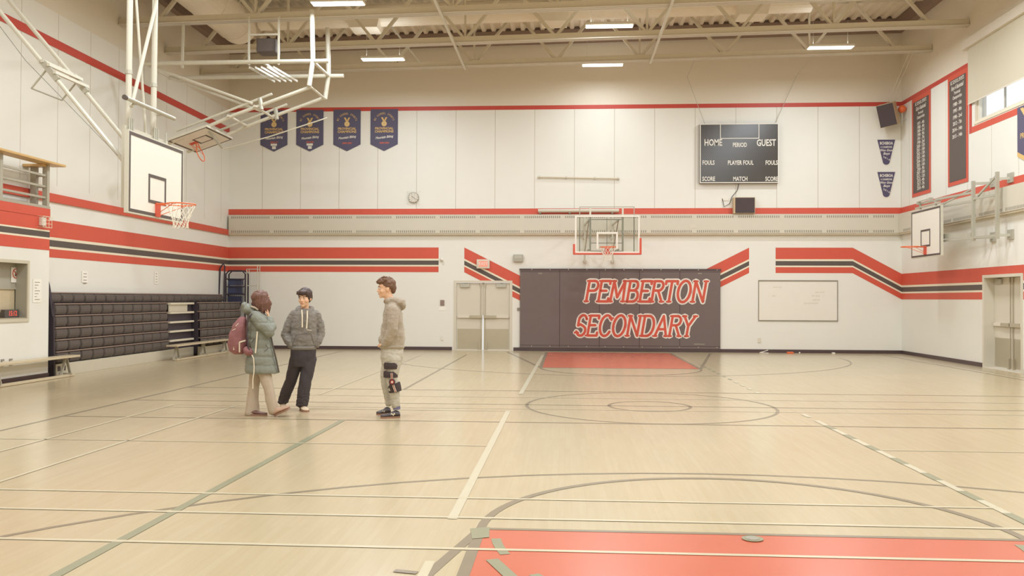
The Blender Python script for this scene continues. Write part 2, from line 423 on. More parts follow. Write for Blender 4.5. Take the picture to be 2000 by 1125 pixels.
pl = MB(); pl.disc((0, 5.84, .006), .07, .004, (0, 0, 1), 'court_green', 28); pl.disc((0, 5.84, .009), .045, .002, (0, 0, 1), 'slot', 20)
tag(pl.build('floor_plate'), 'small round metal cover plate set in the red key floor', 'floor plate')

# ---- back wall
bands = [(0, .345, 'red'), (.405, .54, 'charcoal'), (.59, .765, 'red')]      # measured down from the top of the band
def band(mb, fr, pts, d=.004, flip=1):
    """pts: (u, ztop) polyline; paints the red/black/red band under it with its cream gaps"""
    for (u0, z0), (u1, z1) in zip(pts, pts[1:]):
        for a, b, m in bands:
            P = [(u0, z0-b), (u1, z1-b), (u1, z1-a), (u0, z0-a)]
            mb.face(P, fr, d, m)
        mb.face([(u0, z0-.765), (u1, z1-.765), (u1, z1), (u0, z0)], fr, d/2, 'cream_line')
wb = MB()
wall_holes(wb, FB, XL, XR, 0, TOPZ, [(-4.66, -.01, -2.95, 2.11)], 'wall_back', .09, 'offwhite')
wb.face(rect(XL, 7.42, XR-.0, 7.545), FB, .004, 'red_dark'); wb.face(rect(XL, 4.19, XR, 4.37), FB, .004, 'red')
band(wb, FB, [(XL, 3.17), (-5.19, 3.17)]); 
def clip_low(P, zc):
    out = []
    for (a, b), (c, d) in zip(P, P[1:]+P[:1]):
        if b >= zc: out.append((a, b))
        if (b >= zc) != (d >= zc): t_ = (zc-b)/(d-b); out.append((a+(c-a)*t_, zc))
    return out
for u0, u1, zc in ((-4.39, -2.9, 2.15), (-2.9, -2.4, 0)):      # the slanting band stops at the door frame
    za, zb = 3.17-.5025*(u0+4.39), 3.17-.5025*(u1+4.39)
    for a, b, m_, dd in [(0, .765, 'cream_line', .002)]+[(a, b, m_, .004) for a, b, m_ in bands]:
        P = clip_low([(u0, za-b), (u1, zb-b), (u1, zb-a), (u0, za-a)], zc)
        if len(P) > 2: wb.face(P, FB, dd, m_)
band(wb, FB, [(2.95, 2.50), (4.266, 3.17)])
band(wb, FB, [(5.055, 3.17), (7.33, 3.17), (XR, 2.39)])
struct(wb.build('wall_back'))
# ---- right wall
WY0, WY1, WZ0, WZ1 = 14.2, 21.78, 5.97, 7.75
wr = MB()
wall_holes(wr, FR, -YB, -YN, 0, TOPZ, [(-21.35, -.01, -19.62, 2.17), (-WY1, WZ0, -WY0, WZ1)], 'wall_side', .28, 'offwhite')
wr.face(rect(-YB, 7.42, -21.95, 7.545), FR, .004, 'red_dark'); wr.face(rect(-22.07, 5.74, -21.93, 7.545), FR, .005, 'red_dark'); wr.face(rect(-21.95, 5.74, -WY0+.3, 5.89), FR, .004, 'red')
wr.face(rect(-YB, 4.19, 0, 4.37), FR, .004, 'red')
band(wr, FR, [(-YB, 2.39), (-21.4, 2.39)]); band(wr, FR, [(-19.55, 2.39), (0, 2.39)])
wr.face(rect(-21.4, 2.2, -19.55, 2.39), FR, .004, 'red')
struct(wr.build('wall_right'))
# ---- left wall
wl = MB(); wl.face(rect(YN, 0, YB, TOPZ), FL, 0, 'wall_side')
wl.face(rect(YN, 6.76, YB, 6.94), FL, .012, 'red_dark')
wl.prism(rect(YN, 3.55, YB, 3.72), FL, 0, .05, 'red'); band(wl, FL, [(YN, 3.17), (YB, 3.17)])
struct(wl.build('wall_left'))
wn = MB(); wn.add([(XL, YN, 0), (XR, YN, 0), (XR, YN, TOPZ), (XL, YN, TOPZ)], [(0, 1, 2, 3)], 'cream'); struct(wn.build('wall_near'))
# ---- ceiling: corrugated deck, ribs along the hall
cd = MB(); x = XL-.1; step = .30
while x < XR+.3:
    for a, b, z0, z1, m in ((0, .10, 0, 0, 'deck'), (.10, .14, 0, .09, 'deck'), (.14, .26, .09, .09, 'deck'), (.26, .30, .09, 0, 'deck')):
        za, zb = roofz(x+a)+z0, roofz(x+b)+z1
        cd.add([(x+a, YN, za), (x+b, YN, zb), (x+b, YB, zb), (x+a, YB, za)], [(0, 1, 2, 3)], m)
    cd.add([(x+.10, YB-.12, roofz(x)), (x+.30, YB-.12, roofz(x+.3)), (x+.26, YB-.12, roofz(x)+.09), (x+.14, YB-.12, roofz(x)+.09)], [(0, 1, 2, 3)], 'deck_dark')
    x += step
cd.add([(XL-1, YN, 10.35), (XR+1, YN, 10.35), (XR+1, YB+.3, 10.35), (XL-1, YB+.3, 10.35)], [(0, 1, 2, 3)], 'deck_dark')
struct(cd.build('ceiling'))
tb = MB()
tb.add([(XL, YB-.16, roofz(XL)-.40), (XR, YB-.16, roofz(XR)-.40), (XR, YB-.16, roofz(XR)), (XL, YB-.16, roofz(XL)), (XL, YB-.005, roofz(XL)-.40), (XR, YB-.005, roofz(XR)-.40), (XR, YB-.005, roofz(XR)), (XL, YB-.005, roofz(XL))],
       [(0, 1, 2, 3), (0, 4, 5, 1), (3, 2, 6, 7)], 'beam_brown')
struct(tb.build('trim_1'))
struct(MB().box((XL+.005, YN+.1, roofz(XL)-.40), (XL+.2, YB-.16, roofz(XL)), 'beam_brown').build('trim_2'))
struct(MB().box((XR-.2, YN+.1, roofz(XR)-.40), (XR-.005, YB-.16, roofz(XR)-.01), 'beam_brown').build('trim_3'))
# ---- baseboards
bb = MB(); bb.box((XL, YB-.02, 0), (-4.76, YB, .10), 'baseboard'); bb.box((-2.86, YB-.02, 0), (XR, YB, .10), 'baseboard'); struct(bb.build('baseboard_back'))
bb = MB(); bb.box((XR-.02, YN, 0), (XR, 19.5, .10), 'baseboard'); bb.box((XR-.02, 21.43, 0), (XR, YB-.02, .10), 'baseboard'); struct(bb.build('baseboard_right'))

# ---- roof trusses
def truss(yc, label, y2=None, group=None):
    t = thing('roof_truss', label, 'roof truss', (0, yc, 8.2), group=group)
    x0, x1 = XL+.01, XR-.01
    m = MB()
    for dy in (-.075, .035):                      # two angles back to back
        m.add([(x, yc+dy+e, chordz(x)+z) for x in (x0, x1) for e, z in ((0, 0), (.04, 0), (.04, .17), (0, .17))], [(0,1,5,4),(1,2,6,5),(2,3,7,6),(3,0,4,7),(0,3,2,1),(4,5,6,7)], 'steel_paint')
    m.add([(x, yc+e, chordz(x)+z) for x in (x0, x1) for e, z in ((-.11, 0), (.11, 0), (.11, .018), (-.11, .018))], [(0,1,5,4),(1,2,6,5),(2,3,7,6),(3,0,4,7),(0,3,2,1),(4,5,6,7)], 'offwhite')
    m.build('bottom_chord', t)
    m = MB(); m.add([(x, yc+e, roofz(x)+z) for x in (x0, x1) for e, z in ((-.09, -.13), (.09, -.13), (.09, -.005), (-.09, -.005))], [(0,1,5,4),(1,2,6,5),(2,3,7,6),(3,0,4,7),(0,3,2,1),(4,5,6,7)], 'steel_paint')
    m.build('top_chord', t)
    n = 8; span = (x1-x0-1.9)/n
    for i in range(n):
        xa = x0+.95+span*i; xm = xa+span/2; xb = xa+span
        for p, q in ((xa, xm), (xb, xm)):
            MB().bar((p, yc, chordz(p)+.10), (q, yc, roofz(q)-.08), .07, .09, 'steel_paint', up=(0, 1, 0)).build('web_bar', t)
        if i % 2 == 0: MB().bar((xb, yc, chordz(xb)+.10), (xb, yc, roofz(xb)-.08), .05, .06, 'steel_paint', up=(0, 1, 0)).build('web_post', t)
    return t
truss(24.3, 'grey steel roof truss nearest the back wall')
truss(22.1, 'grey steel roof truss second from the back wall, the middle one in view')
truss(19.75, 'grey steel roof truss crossing the top edge of the photo, nearest the camera')
for yy in (17.4, 15.05, 12.7): truss(yy, 'grey steel roof truss over the near half of the court, above the frame', group='trusses above the frame')
for x, lb in ((-4.15, 'thin pale steel bridging bar running between the trusses left of centre'), (1.1, 'thin pale steel bridging bar running between the trusses right of centre')):
    m = MB(); m.bar((x, 12.6, chordz(x)-.03), (x, 24.4, chordz(x)-.03), .06, .05, 'frame_paint'); tag(m.build('bridging_bar'), lb, 'bridging bar')
for (a, b), lb in {((-6.6, 23.75, 9.76), (-5.4, 24.24, 8.26)): 'thin slanting rod between two trusses above the left panel light'}.items():
    m = MB(); m.bar(a, b, .035, .035, 'frame_paint'); tag(m.build('sway_rod'), lb, 'steel rod')
# ---- ducts
t = thing('air_duct', 'big round cream air duct running toward the back wall at the upper left', 'air duct', (-10.25, 20, 9.05))
m = MB(); m.tube([(-10.25, 12, 9.05), (-10.25, 23.0, 9.05)], .5, 'duct', n=28); m.build('duct_tube', t, smooth=False)
m = MB(); m.sphere((-10.25, 23.0, 9.05), (.5, .45, .5), 'duct', 28, 14); m.build('duct_end', t, smooth=True)
m = MB()
for yy in (13, 14.6, 16.2, 17.8, 19.4, 21.0, 22.6): m.tube([(-10.25, yy-.02, 9.05), (-10.25, yy+.02, 9.05)], .512, 'duct', n=28)
m.split('duct_seam', t)
t = thing('air_duct', 'long cream air duct running across the hall between the trusses below the roof deck', 'air duct', (-2, 23.2, 9.5))
m = MB(); m.tube([(-9.7, 23.2, roofz(-9.7)-.42), (5.2, 23.2, roofz(5.2)-.42)], .3, 'duct', n=24); m.build('duct_tube', t)
for xa, xb, lb in ((-7.17, -6.3, 0), (-2.0, -1.2, 0), (3.2, 4.05, 0)):
    z = roofz(xa)-.42
    m = MB(); m.add([(xa-.05, 22.75, z), (xb+.05, 22.75, z), (xb+.05, 23.5, z), (xa-.05, 23.5, z), (xa+.06, 22.8, z-.42), (xb-.06, 22.8, z-.42), (xb-.06, 23.45, z-.42), (xa+.06, 23.45, z-.42)],
                    [(0, 1, 5, 4), (1, 2, 6, 5), (2, 3, 7, 6), (3, 0, 4, 7), (4, 5, 6, 7), (0, 3, 2, 1)], 'duct')
    m.box((xa-.1, 22.72, z+.02), (xa+.35, 22.78, z+.04), 'slot')
    m.build('outlet_box', t)

# ---- heater casing along the back wall and round the right corner
t = thing('heater_casing', 'long cream metal heater casing under the red stripe along the back wall and right corner', 'heater', (-1.5, YB-.08, 3.55))
m = MB(); m.box((XL+.06, YB-.14, 3.60), (XR-.02, YB-.002, 4.17), 'heater'); m.prism([(XL+.01, 3.555), (XR-.02, 3.555), (XR-.02, 3.60), (XL+.01, 3.60)], FB, .002, .12, 'steel_paint'); m.build('casing', t)
t0 = t; t = thing('heater_casing', 'cream metal heater casing under the red stripe along the right wall', 'heater', (XR-.08, 12, 3.55))
m = MB(); m.box((XR-.14, 3, 3.60), (XR-.002, YB-.15, 4.17), 'heater'); m.box((XR-.12, 3, 3.555), (XR-.002, YB-.15, 3.60), 'steel_paint'); m.build('casing', t); tr = t; t = t0
for z in (4.06, 3.62):
    m = MB(); x = XL+.15; k = 0
    while x < XR-.3:
        if (k % 42) not in (20, 21, 41, 40): m.face(rect(x, z, x+.03, z+.07), FB, .1415, 'slot')
        x += .062; k += 1
    m.build('slot_row', t)
m = MB(); y = 3.2; k = 0
while y < YB-.5:
    if (k % 42) not in (20, 21, 41, 40): m.face(rect(-y-.03, 3.62, -y, 3.69), FR, .1415, 'slot')
    y += .062; k += 1
m.build('slot_row', tr)
m = MB()
for px in (593, 1353): p = at(px, 441, Y=YB-.14); m.box((p.x-.09, YB-.146, 3.75), (p.x+.09, YB-.14, 3.87), 'door_paint')
m.build('access_plate', t)

# ================================================================== DOORS, WINDOW, THINGS ON THE WALLS
def door_double(name, fr, u0, u1, h, rec, fr2):
    """two leaves in a frame; u grows to the viewer's right; rec = how far the leaves sit back in the wall"""
    O, U, V, N = fr
    root = D.objects.new(name, None); COL.objects.link(root); root.location = O+U*(u0+u1)/2; struct(root)
    m = MB()
    for a, b in ((u0-.05, u0+.03), (u1-.03, u1+.05)): m.prism(rect(a, 0, b, h+.04), fr, -rec, .012, 'door_paint')
    m.prism(rect(u0-.05, h-.03, u1+.05, h+.04), fr, -rec, .012, 'door_paint'); m.build('door_frame', root)
    mid = (u0+u1)/2
    for k, (a, b) in enumerate(((u0+.035, mid-.012), (mid+.012, u1-.035))):
        lf = MB().prism(rect(a, .012, b, h-.035), fr, -rec-.0, -rec+.04, 'door_paint').build('door_leaf', root)
        d = -rec+.04; s = 1 if k == 0 else -1; inner = b if k == 0 else a
        MB().prism(rect(a+.03, .04, b-.03, .66 if fr2 else .72), fr, d, d+.004, 'steel').build('kick_plate', lf)
        pb = MB().prism(rect(a+.04, 1.0, b-.02, 1.075), fr, d, d+.05, 'offwhite')
        half = (a+b)/2
        pb.prism(rect(min(half, inner), .995, max(half, inner)-.02*(k == 0)+0, 1.08), fr, d+.04, d+.065, 'steel')
        pb.build('panic_bar', lf)
        MB().prism(rect(inner-s*.09-.03, .01, inner-s*.09+.03, .26), fr, d, d+.05, 'steel').build('bottom_latch', lf)
        x = a+.26 if k == 0 else b-.26
        cl = MB().prism(rect(x-.15, h-.17, x+.15, h-.06), fr, d, d+.05, 'galv'); cl.prism(rect(x-.02, h-.06, x+.06, h-.035), fr, d, d+.03, 'slot'); cl.build('door_closer', lf)
        rd = MB().prism(rect(inner-s*.055-.009, .26, inner-s*.055+.009, h-.05), fr, d, d+.02, 'steel')
        rd.prism(rect(inner-s*.055-.02, h-.15, inner-s*.055+.02, h-.04), fr, d, d+.035, 'steel'); rd.build('latch_rod', lf)
    MB().prism(rect(mid-.03, 1.08, mid+.03, h-.03), fr, -rec-.02, -rec+.02, 'door_paint').build('astragal', root)
    MB().prism(rect(u0, 0, u1, .012), fr, -rec, .03, 'offwhite').build('threshold', root)
    return root
door_double('door_1', FB, -4.66, -2.95, 2.11, .08, True)
door_double('door_2', FR, -21.35, -19.62, 2.17, .27, False)
struct(MB().box((XR+.285, 19.3, -.01), (XR+.33, 21.6, 2.4), 'cream').build('trim_4'))
# ---- window with its roller blind
win = D.objects.new('window_1', None); COL.objects.link(win); win.location = (XR, 18, 6.8); struct(win)
m = MB()
for a, b, c, d in ((-WY1, WZ0, -WY0, WZ0+.07), (-WY1, WZ1-.07, -WY0, WZ1), (-WY1, WZ0, -WY1+.07, WZ1), (-WY0-.07, WZ0, -WY0, WZ1)): m.prism(rect(a, b, c, d), FR, -.2, -.06, 'offwhite')
y = WY1
for k in range(1, 7): yy = WY1-k*1.17; m.prism(rect(-yy-.015, WZ0+.07, -yy+.015, WZ1-.07), FR, -.17, -.13, 'blue_plastic' if 0 else 'steel_grey')
m.build('window_frame', win)
m = MB()
for k in range(6): a = WY1-.07-k*1.17; m.face(rect(-a, WZ0+.07, -a+1.13, WZ1-.07), FR, -.14, 'glass')
m.build('glass_pane', win)
MB().prism(rect(-WY1-.02, WZ0-.05, -WY0, WZ0+.01), FR, -.2, .02, 'cream_line').build('window_sill', win)
t = thing('roller_blind', 'wide cream roller blind half lowered over the high window on the right wall', 'blind', (XR-.1, 18, 7.9))
MB().prism(rect(-22.02, 6.49, -WY0+.1, 7.9), FR, .05, .056, 'blind').build('blind_cloth', t)
m = MB(); m.prism(rect(-22.2, 7.86, -WY0+.2, 8.08), FR, .0, .14, 'offwhite'); m.build('blind_box', t)
MB().prism(rect(-22.02, 6.46, -WY0+.1, 6.49), FR, .045, .062, 'offwhite').build('bottom_rail', t)

# ---- padded mat with the school's name
t = thing('wall_mat', 'large dark padded wall mat with PEMBERTON SECONDARY in red and white under the glass backboard', 'wall mat', (.37, YB-.04, 1.3))
MB().prism(rect(-2.66, .10, 3.40, 2.48), FB, .005, .07, 'mat_vinyl').build('pad', t)
MB().prism(rect(-2.67, .005, 3.40, .12), FB, .005, .06, 'baseboard').build('lower_strip', t)
m = MB()
for i in range(1, 5): x = -2.66+6.06*i/5; m.prism(rect(x-.008, .12, x+.008, 2.48), FB, .069, .0715, 'seam')
m.prism(rect(-2.66, 2.42, 3.40, 2.435), FB, .069, .0715, 'seam'); m.prism(rect(-2.66, .17, 3.40, .185), FB, .069, .0715, 'seam')
m.split('panel_seam', t)
MB().prism(rect(-2.68, 2.47, 3.42, 2.52), FB, .005, .08, 'baseboard').build('top_rail', t)
m = MB()
for i in range(11):
    x = -2.3+i*.56
    for z in (2.49, .15): m.disc((x, YB-.084 if z > 1 else YB-.074, z), .014, .008, (0, 1, 0), 'steel', 10)
m.split('rivet', t)
# lettering: serif capitals drawn as strokes, white under red
def arcp(cx, cy, rx, ry, a0, a1, n=9): return [(cx+rx*math.cos(R(a0+(a1-a0)*i/n)), cy+ry*math.sin(R(a0+(a1-a0)*i/n))) for i in range(n+1)]
G = {  # strokes in a unit-high box; first number = width
 'P': (.62, [[(.1,0),(.1,1)], [(.1,1),(.38,1)]+arcp(.38,.76,.2,.24,90,-90)+[(.1,.52)]], [(.1,0),(.1,1)]),
 'E': (.60, [[(.1,0),(.1,1)], [(.1,1),(.55,1),(.55,.86)], [(.1,.52),(.42,.52)], [(.1,0),(.58,0),(.58,.15)]], [(.1,0),(.1,1)]),
 'M': (.86, [[(.1,0),(.14,1)], [(.14,1),(.42,.2),(.70,1)], [(.70,1),(.74,0)]], [(.1,0),(.74,0),(.14,1),(.70,1)]),
 'B': (.64, [[(.1,0),(.1,1)], [(.1,1),(.34,1)]+arcp(.34,.77,.18,.23,90,-90)+[(.1,.54)], [(.1,.54),(.38,.54)]+arcp(.38,.27,.21,.27,90,-90)+[(.1,0)]], [(.1,0),(.1,1)]),
 'R': (.66, [[(.1,0),(.1,1)], [(.1,1),(.36,1)]+arcp(.36,.77,.2,.23,90,-90)+[(.1,.54)], [(.34,.54),(.6,0)]], [(.1,0),(.1,1),(.6,0)]),
 'T': (.62, [[(.31,0),(.31,1)], [(.02,.86),(.02,1),(.6,1),(.6,.86)]], [(.31,0)]),
 'O': (.76, [arcp(.38,.5,.31,.52,0,360,24)], []),
 'N': (.78, [[(.12,0),(.12,1)], [(.12,1),(.64,0)], [(.64,0),(.64,1)]], [(.12,0),(.12,1),(.64,1)]),
 'S': (.58, [[(.50,.82)]+arcp(.3,.76,.2,.26,20,180)+arcp(.3,.5,.2,.0,180,181,1)+[(.22,.56),(.4,.46)]+arcp(.3,.25,.22,.26,30,-160)+[(.06,.2)]], [(.08,.14)]),
 'C': (.70, [[(.62,.80)]+arcp(.38,.5,.30,.52,42,318,18)+[(.62,.2)]], [(.6,.88)]),
 'D': (.72, [[(.1,0),(.1,1)], [(.1,1),(.34,1)]+arcp(.34,.5,.3,.5,90,-90,14)+[(.1,0)]], [(.1,0),(.1,1)]),
 'A': (.72, [[(.06,0),(.36,1),(.64,0)], [(.18,.34),(.54,.34)]], [(.06,0),(.64,0)]),
 'Y': (.68, [[(.06,1),(.33,.5)], [(.62,1),(.33,.5)], [(.33,.5),(.33,0)]], [(.06,1),(.62,1),(.33,0)]),
}
ZQ = [0]
def nz(d): ZQ[0] += 1; return d+(ZQ[0] % 900)*.0000022
def stroke_word(word, u, v, h, total, mw, mr, d):
    wsum = sum(G[c][0] for c in word); xs = total/wsum
    for rad, mb, dd in ((.130*h, mw, d), (.062*h, mr, d+.003)):
        x = 0
        for c in word:
            wd, strokes, serifs = G[c]
            P = []
            for s in strokes: P.append((s, rad))
            for (sx, sy) in serifs: P.append(([(sx-.055/xs*h*1.6, sy), (sx+.055/xs*h*1.6, sy)], rad*.72))
            for s, r in P:
                pts = [Vector((u+(x+a)*xs+.17*h*b, v+b*h)) for a, b in s]
                for a, b in zip(pts, pts[1:]):
                    t_ = (b-a)
                    if t_.length < 1e-6: continue
                    n = Vector((-t_.y, t_.x)).normalized()*r; e = t_.normalized()*r*.0
                    mb.face([tuple(a-n-e), tuple(b-n+e), tuple(b+n+e), tuple(a+n-e)], FB, nz(dd), mb.ink)
                for k, a in enumerate(pts):
                    if 0 < k < len(pts)-1 or r > .06*h:
                        mb.face([(a.x+r*math.cos(q*math.pi/5), a.y+r*math.sin(q*math.pi/5)) for q in range(10)], FB, nz(dd), mb.ink)
                    else:
                        mb.face([(a.x-r, a.y-r), (a.x+r, a.y-r), (a.x+r, a.y+r), (a.x-r, a.y+r)], FB, nz(dd), mb.ink)
            x += wd
mw = MB(); mr_ = MB(); mw.ink = 'white'; mr_.ink = 'red'
a = at(1141, 591, Y=YB-.075); b = at(1376, 591, Y=YB-.075); z0 = at(1250, 589, Y=YB-.075).z; z1 = at(1250, 549, Y=YB-.075).z
stroke_word('PEMBERTON', a.x, z0, (z1-z0), b.x-a.x+.03, mw, mr_, .074)
a = at(1122, 656, Y=YB-.075); b = at(1350, 656, Y=YB-.075); z0 = at(1250, 656, Y=YB-.075).z; z1 = at(1250, 617, Y=YB-.075).z
stroke_word('SECONDARY', a.x, z0, (z1-z0), b.x-a.x+.06, mw, mr_, .074)
mw.build('letter_outline', t); mr_.build('lettering', t)
m = MB(); p = at(1366, 672, Y=YB-.075); m.prism(rect(p.x-.16, p.z-.02, p.x+.16, p.z+.012), FB, .071, .0735, 'slot')
for px in (1055, 1367): p = at(px, 534, Y=YB-.075); m.prism(rect(p.x-.06, p.z-.015, p.x+.06, p.z+.015), FB, .07, .074, 'slot')
m.build('small_marks', t)

# ---- scoreboard
t = thing('scoreboard', 'black scoreboard with white HOME, GUEST, FOULS and SCORE lettering high on the back wall', 'scoreboard', (3.97, YB-.1, 6.0))
a = at(1367, 242, Y=YB-.16); b = at(1521, 357, Y=YB-.16)
x0, z1, x1, z0 = a.x, a.z, b.x, b.z
MB().box((x0, YB-.15, z0), (x1, YB-.01, z1), 'black').build('case', t)
m = MB(); e = .025
for q in (rect(x0, z0, x1, z0+e), rect(x0, z1-e, x1, z1), rect(x0, z0, x0+e, z1), rect(x1-e, z0, x1, z1)): m.prism(q, FB, .14, .165, 'white')
m.build('frame', t)
MB().prism(rect(x0+e, z0+e, x1-e, z1-e), FB, .14, .152, 'board_black').build('face_panel', t)
def SBp(cx, cy): p = at(1350+cx/5.626, 230+cy/5.626, Y=YB-.16); return p.x, p.z
m = MB()
for s, cx, cy, h in (('HOME', 242, 275, 58), ('GUEST', 825, 277, 58), ('PERIOD', 535, 300, 38), ('FOULS', 190, 495, 38), ('PLAYER FOUL', 543, 495, 38), ('FOULS', 884, 495, 38), ('SCORE', 192, 673, 38), ('MATCH', 540, 673, 38), ('SCORE', 886, 673, 38)):
    u, v = SBp(cx, cy); text(m, s, h*1.22/5.626/62.5, FB, u, v, 'white', d=.154, xs=.68, bold=.025)
m.build('lettering', t)
m = MB(); (ua, vb), (ub, va) = SBp(318, 72), SBp(748, 228)
for q in (rect(ua, va, ub, va+.02), rect(ua, va, ua+.02, vb), rect(ub-.02, va, ub, vb)): m.prism(q, FB, .152, .158, 'white')
m.build('clock_outline', t)
m = MB()
for (sx, sy, ex, ey) in ((1377, 243, 1342, 150), (1513, 243, 1556, 148)):
    p, q = at(sx, sy, Y=YB-.08), at(ex, ey, Y=YB-.3); m.tube([p, q, (q.x, 24.35, 8.4)], .008, 'galv', n=5)
m.split('hanging_chain', t)
# ---- loudspeakers
t = thing('loudspeaker', 'small black square loudspeaker on the wall below the scoreboard', 'loudspeaker', (4.1, YB-.12, 4.45))
a = at(1433, 385, Y=YB-.2); b = at(1475, 417, Y=YB-.2)
MB().box((a.x, YB-.2, b.z), (b.x, YB-.01, a.z), 'speaker_case', .01).build('cabinet', t); MB().box((a.x+.05, YB-.225, b.z+.02), (b.x-.02, YB-.2, a.z-.02), 'grille', .006).build('grille', t)
m = MB(); m.tube([at(1443, 359, Y=YB-.02), at(1440, 372, Y=YB-.03), at(1430, 384, Y=YB-.03), at(1425, 398, Y=YB-.03), at(1414, 404, Y=YB-.03), at(1411, 388, Y=YB-.03)], .01, 'black', n=5)
tag(m.build('cable'), 'thin dark cable looping from the scoreboard down to a wall socket beside the small loudspeaker', 'cable')
t = thing('loudspeaker', 'tilted black and beige loudspeaker high in the right corner above two pennants', 'loudspeaker', (8.25, YB-.35, 7.05))
M4 = Matrix.Translation((8.22, YB-.42, 7.08)) @ Matrix.Rotation(R(-32), 4, 'Z') @ Matrix.Rotation(R(16), 4, 'X') @ Matrix.Rotation(R(-8), 4, 'Y')
def xf(mb, M): mb.v = [tuple(M @ Vector(v)) for v in mb.v]; return mb
xf(MB().box((-.24, -.2, -.33), (.24, .2, .33), 'speaker_case', .015), M4).build('cabinet', t)
xf(MB().box((-.23, -.225, -.32), (.23, -.2, .32), 'grille', .008), M4).build('grille', t)
m = MB(); m.tube([M4 @ Vector((.1, .2, 0)), (8.55, YB-.01, 7.1)], .03, 'galv', n=8); m.build('bracket', t)
m = MB()
for x in (8.18, 8.28): m.tube([(x, YB-.42, 7.38), (x, 24.3, 8.45)], .006, 'frame_paint', n=4)
m.split('hanging_cable', t)
t = thing('beacon', 'round orange ball beside the corner loudspeaker', 'ball', (XR-.14, 25.95, 7.12))
m = MB(); p = at(1762, 213, X=XR-.12); m.sphere(p, .115, 'orange', 18, 12); o = m.build('ball', t, smooth=True)
m = MB(); m.tube([p+Vector((0, 0, -.1)), p+Vector((0, 0, -.5))], .012, 'galv', n=6); m.tube([p+Vector((0, 0, -.3)), p+Vector((.12, 0, -.3))], .012, 'galv', n=6); m.build('bracket', t)

# ---- blue champion banners on the back wall
def banner(cx, label, year, stickers):
    ztop, zsh, zt = 7.47, 6.38, 6.17; w_ = .43
    t = thing('banner', label, 'banner', (cx, YB-.02, 6.8), group=None)
    MB().prism([(cx-w_, zsh), (cx, zt), (cx+w_, zsh), (cx+w_, ztop), (cx-w_, ztop)], FB, .010, .018, 'navy').build('cloth', t)
    m = MB()
    s = 'BC SCHOOL SPORTS'
    for i, ch in enumerate(s):
        a = R(160-140*i/(len(s)-1)); text(m, ch, .062, FB, cx+.31*math.cos(a), 7.03+.31*math.sin(a), 'gold', d=.021, rot=a-math.pi/2, bold=.02, xs=.8)
    text(m, 'PROVINCIAL', .075, FB, cx, 6.87, 'gold', d=.021, bold=.04, xs=.98); text(m, 'CHAMPIONS', .075, FB, cx, 6.775, 'gold', d=.021, bold=.04, xs=1.0)
    m.build('gold_lettering', t)
    m = MB(); m.disc((cx, YB-.021, 7.02), .085, .004, (0, 1, 0), 'gold', 20)
    m.prism([(cx-.10, 7.22), (cx-.04, 7.22), (cx+.02, 7.09), (cx-.02, 7.07)], FB, .018, .022, 'gold'); m.prism([(cx+.10, 7.22), (cx+.02, 7.07), (cx-.02, 7.07), (cx+.04, 7.22)], FB, .018, .023, 'gold')
    m.disc((cx, YB-.0235, 7.02), .055, .002, (0, 1, 0), 'cream_line', 20); m.disc((cx, YB-.025, 7.02), .045, .002, (0, 1, 0), 'gold', 20)
    m.build('medal', t)
    m = MB(); text(m, 'Mountain Biking', .075, FB, cx, 6.60, 'white', d=.021, shear=.4, bold=.03, xs=.82, rot=R(6)); m.build('white_lettering', t)
    m = MB(); text(m, year, .05, FB, cx, 6.46 if stickers else 6.42, 'orange', d=.021, shear=.3, bold=.03); m.build('year', t)
    if stickers:
        MB().prism(rect(cx-.10, 6.355, cx+.10, 6.42), FB, .018, .022, 'white').build('sticker', t)
        MB().prism(rect(cx-.055, 6.25, cx+.065, 6.34), FB, .018, .022, 'white').build('sticker', t)
for px, lb, yr, st in ((535.5, 'leftmost of the four blue pointed champions banners, with white stickers near its tip', '2016-17', True), (605.5, 'blue pointed champions banner, second from the left, with white stickers near its tip', '2019-20', True),
                       (678, 'blue pointed champions banner, third from the left, with no stickers', '2022-2023', False), (750.5, 'rightmost of the four blue pointed champions banners, with no stickers', '2023-2024', False)):
    banner(at(px, 250, Y=YB).x, lb, yr, st)
# ---- pennants
def pennant(cz, label, year):
    cx = 8.31; t = thing('pennant', label, 'pennant', (cx, YB-.02, cz))
    def shape(g):
        return [(cx-.26-g, cz+.38+g), (cx-.105-g, cz-.27)]+[(cx+(.105+g)*math.cos(R(a)), cz-.27+(.105+g)*math.sin(R(a))) for a in range(200, 341, 20)]+[(cx+.105+g, cz-.27), (cx+.26+g, cz+.38+g)]
    MB().prism(shape(.02), FB, .006, .012, 'white').build('border', t); MB().prism(shape(0), FB, .012, .016, 'navy_purple').build('cloth', t)
    m = MB(); text(m, 'BCHSBOA', .085, FB, cx, cz+.27, 'white', d=.019, xs=.72, bold=.04); text(m, 'A CHAMPIONS', .055, FB, cx, cz+.155, 'white', d=.019, xs=.66, bold=.03)
    text(m, 'Won Good', .07, FB, cx, cz+.06, 'white', d=.019, shear=.35, bold=.03, xs=.85); text(m, 'Boys', .07, FB, cx, cz-.04, 'white', d=.019, shear=.35, bold=.03)
    for i, ch in enumerate(year): text(m, ch, .055, FB, cx-.07+i*.05, cz-.14-i*.028, 'white', d=.019, bold=.03)
    m.build('lettering', t)
pennant(6.03, 'upper of two small dark purple pennants beside the right corner, under the loudspeaker', '2014')
pennant(5.06, 'lower of two small dark purple pennants beside the right corner', '2016')
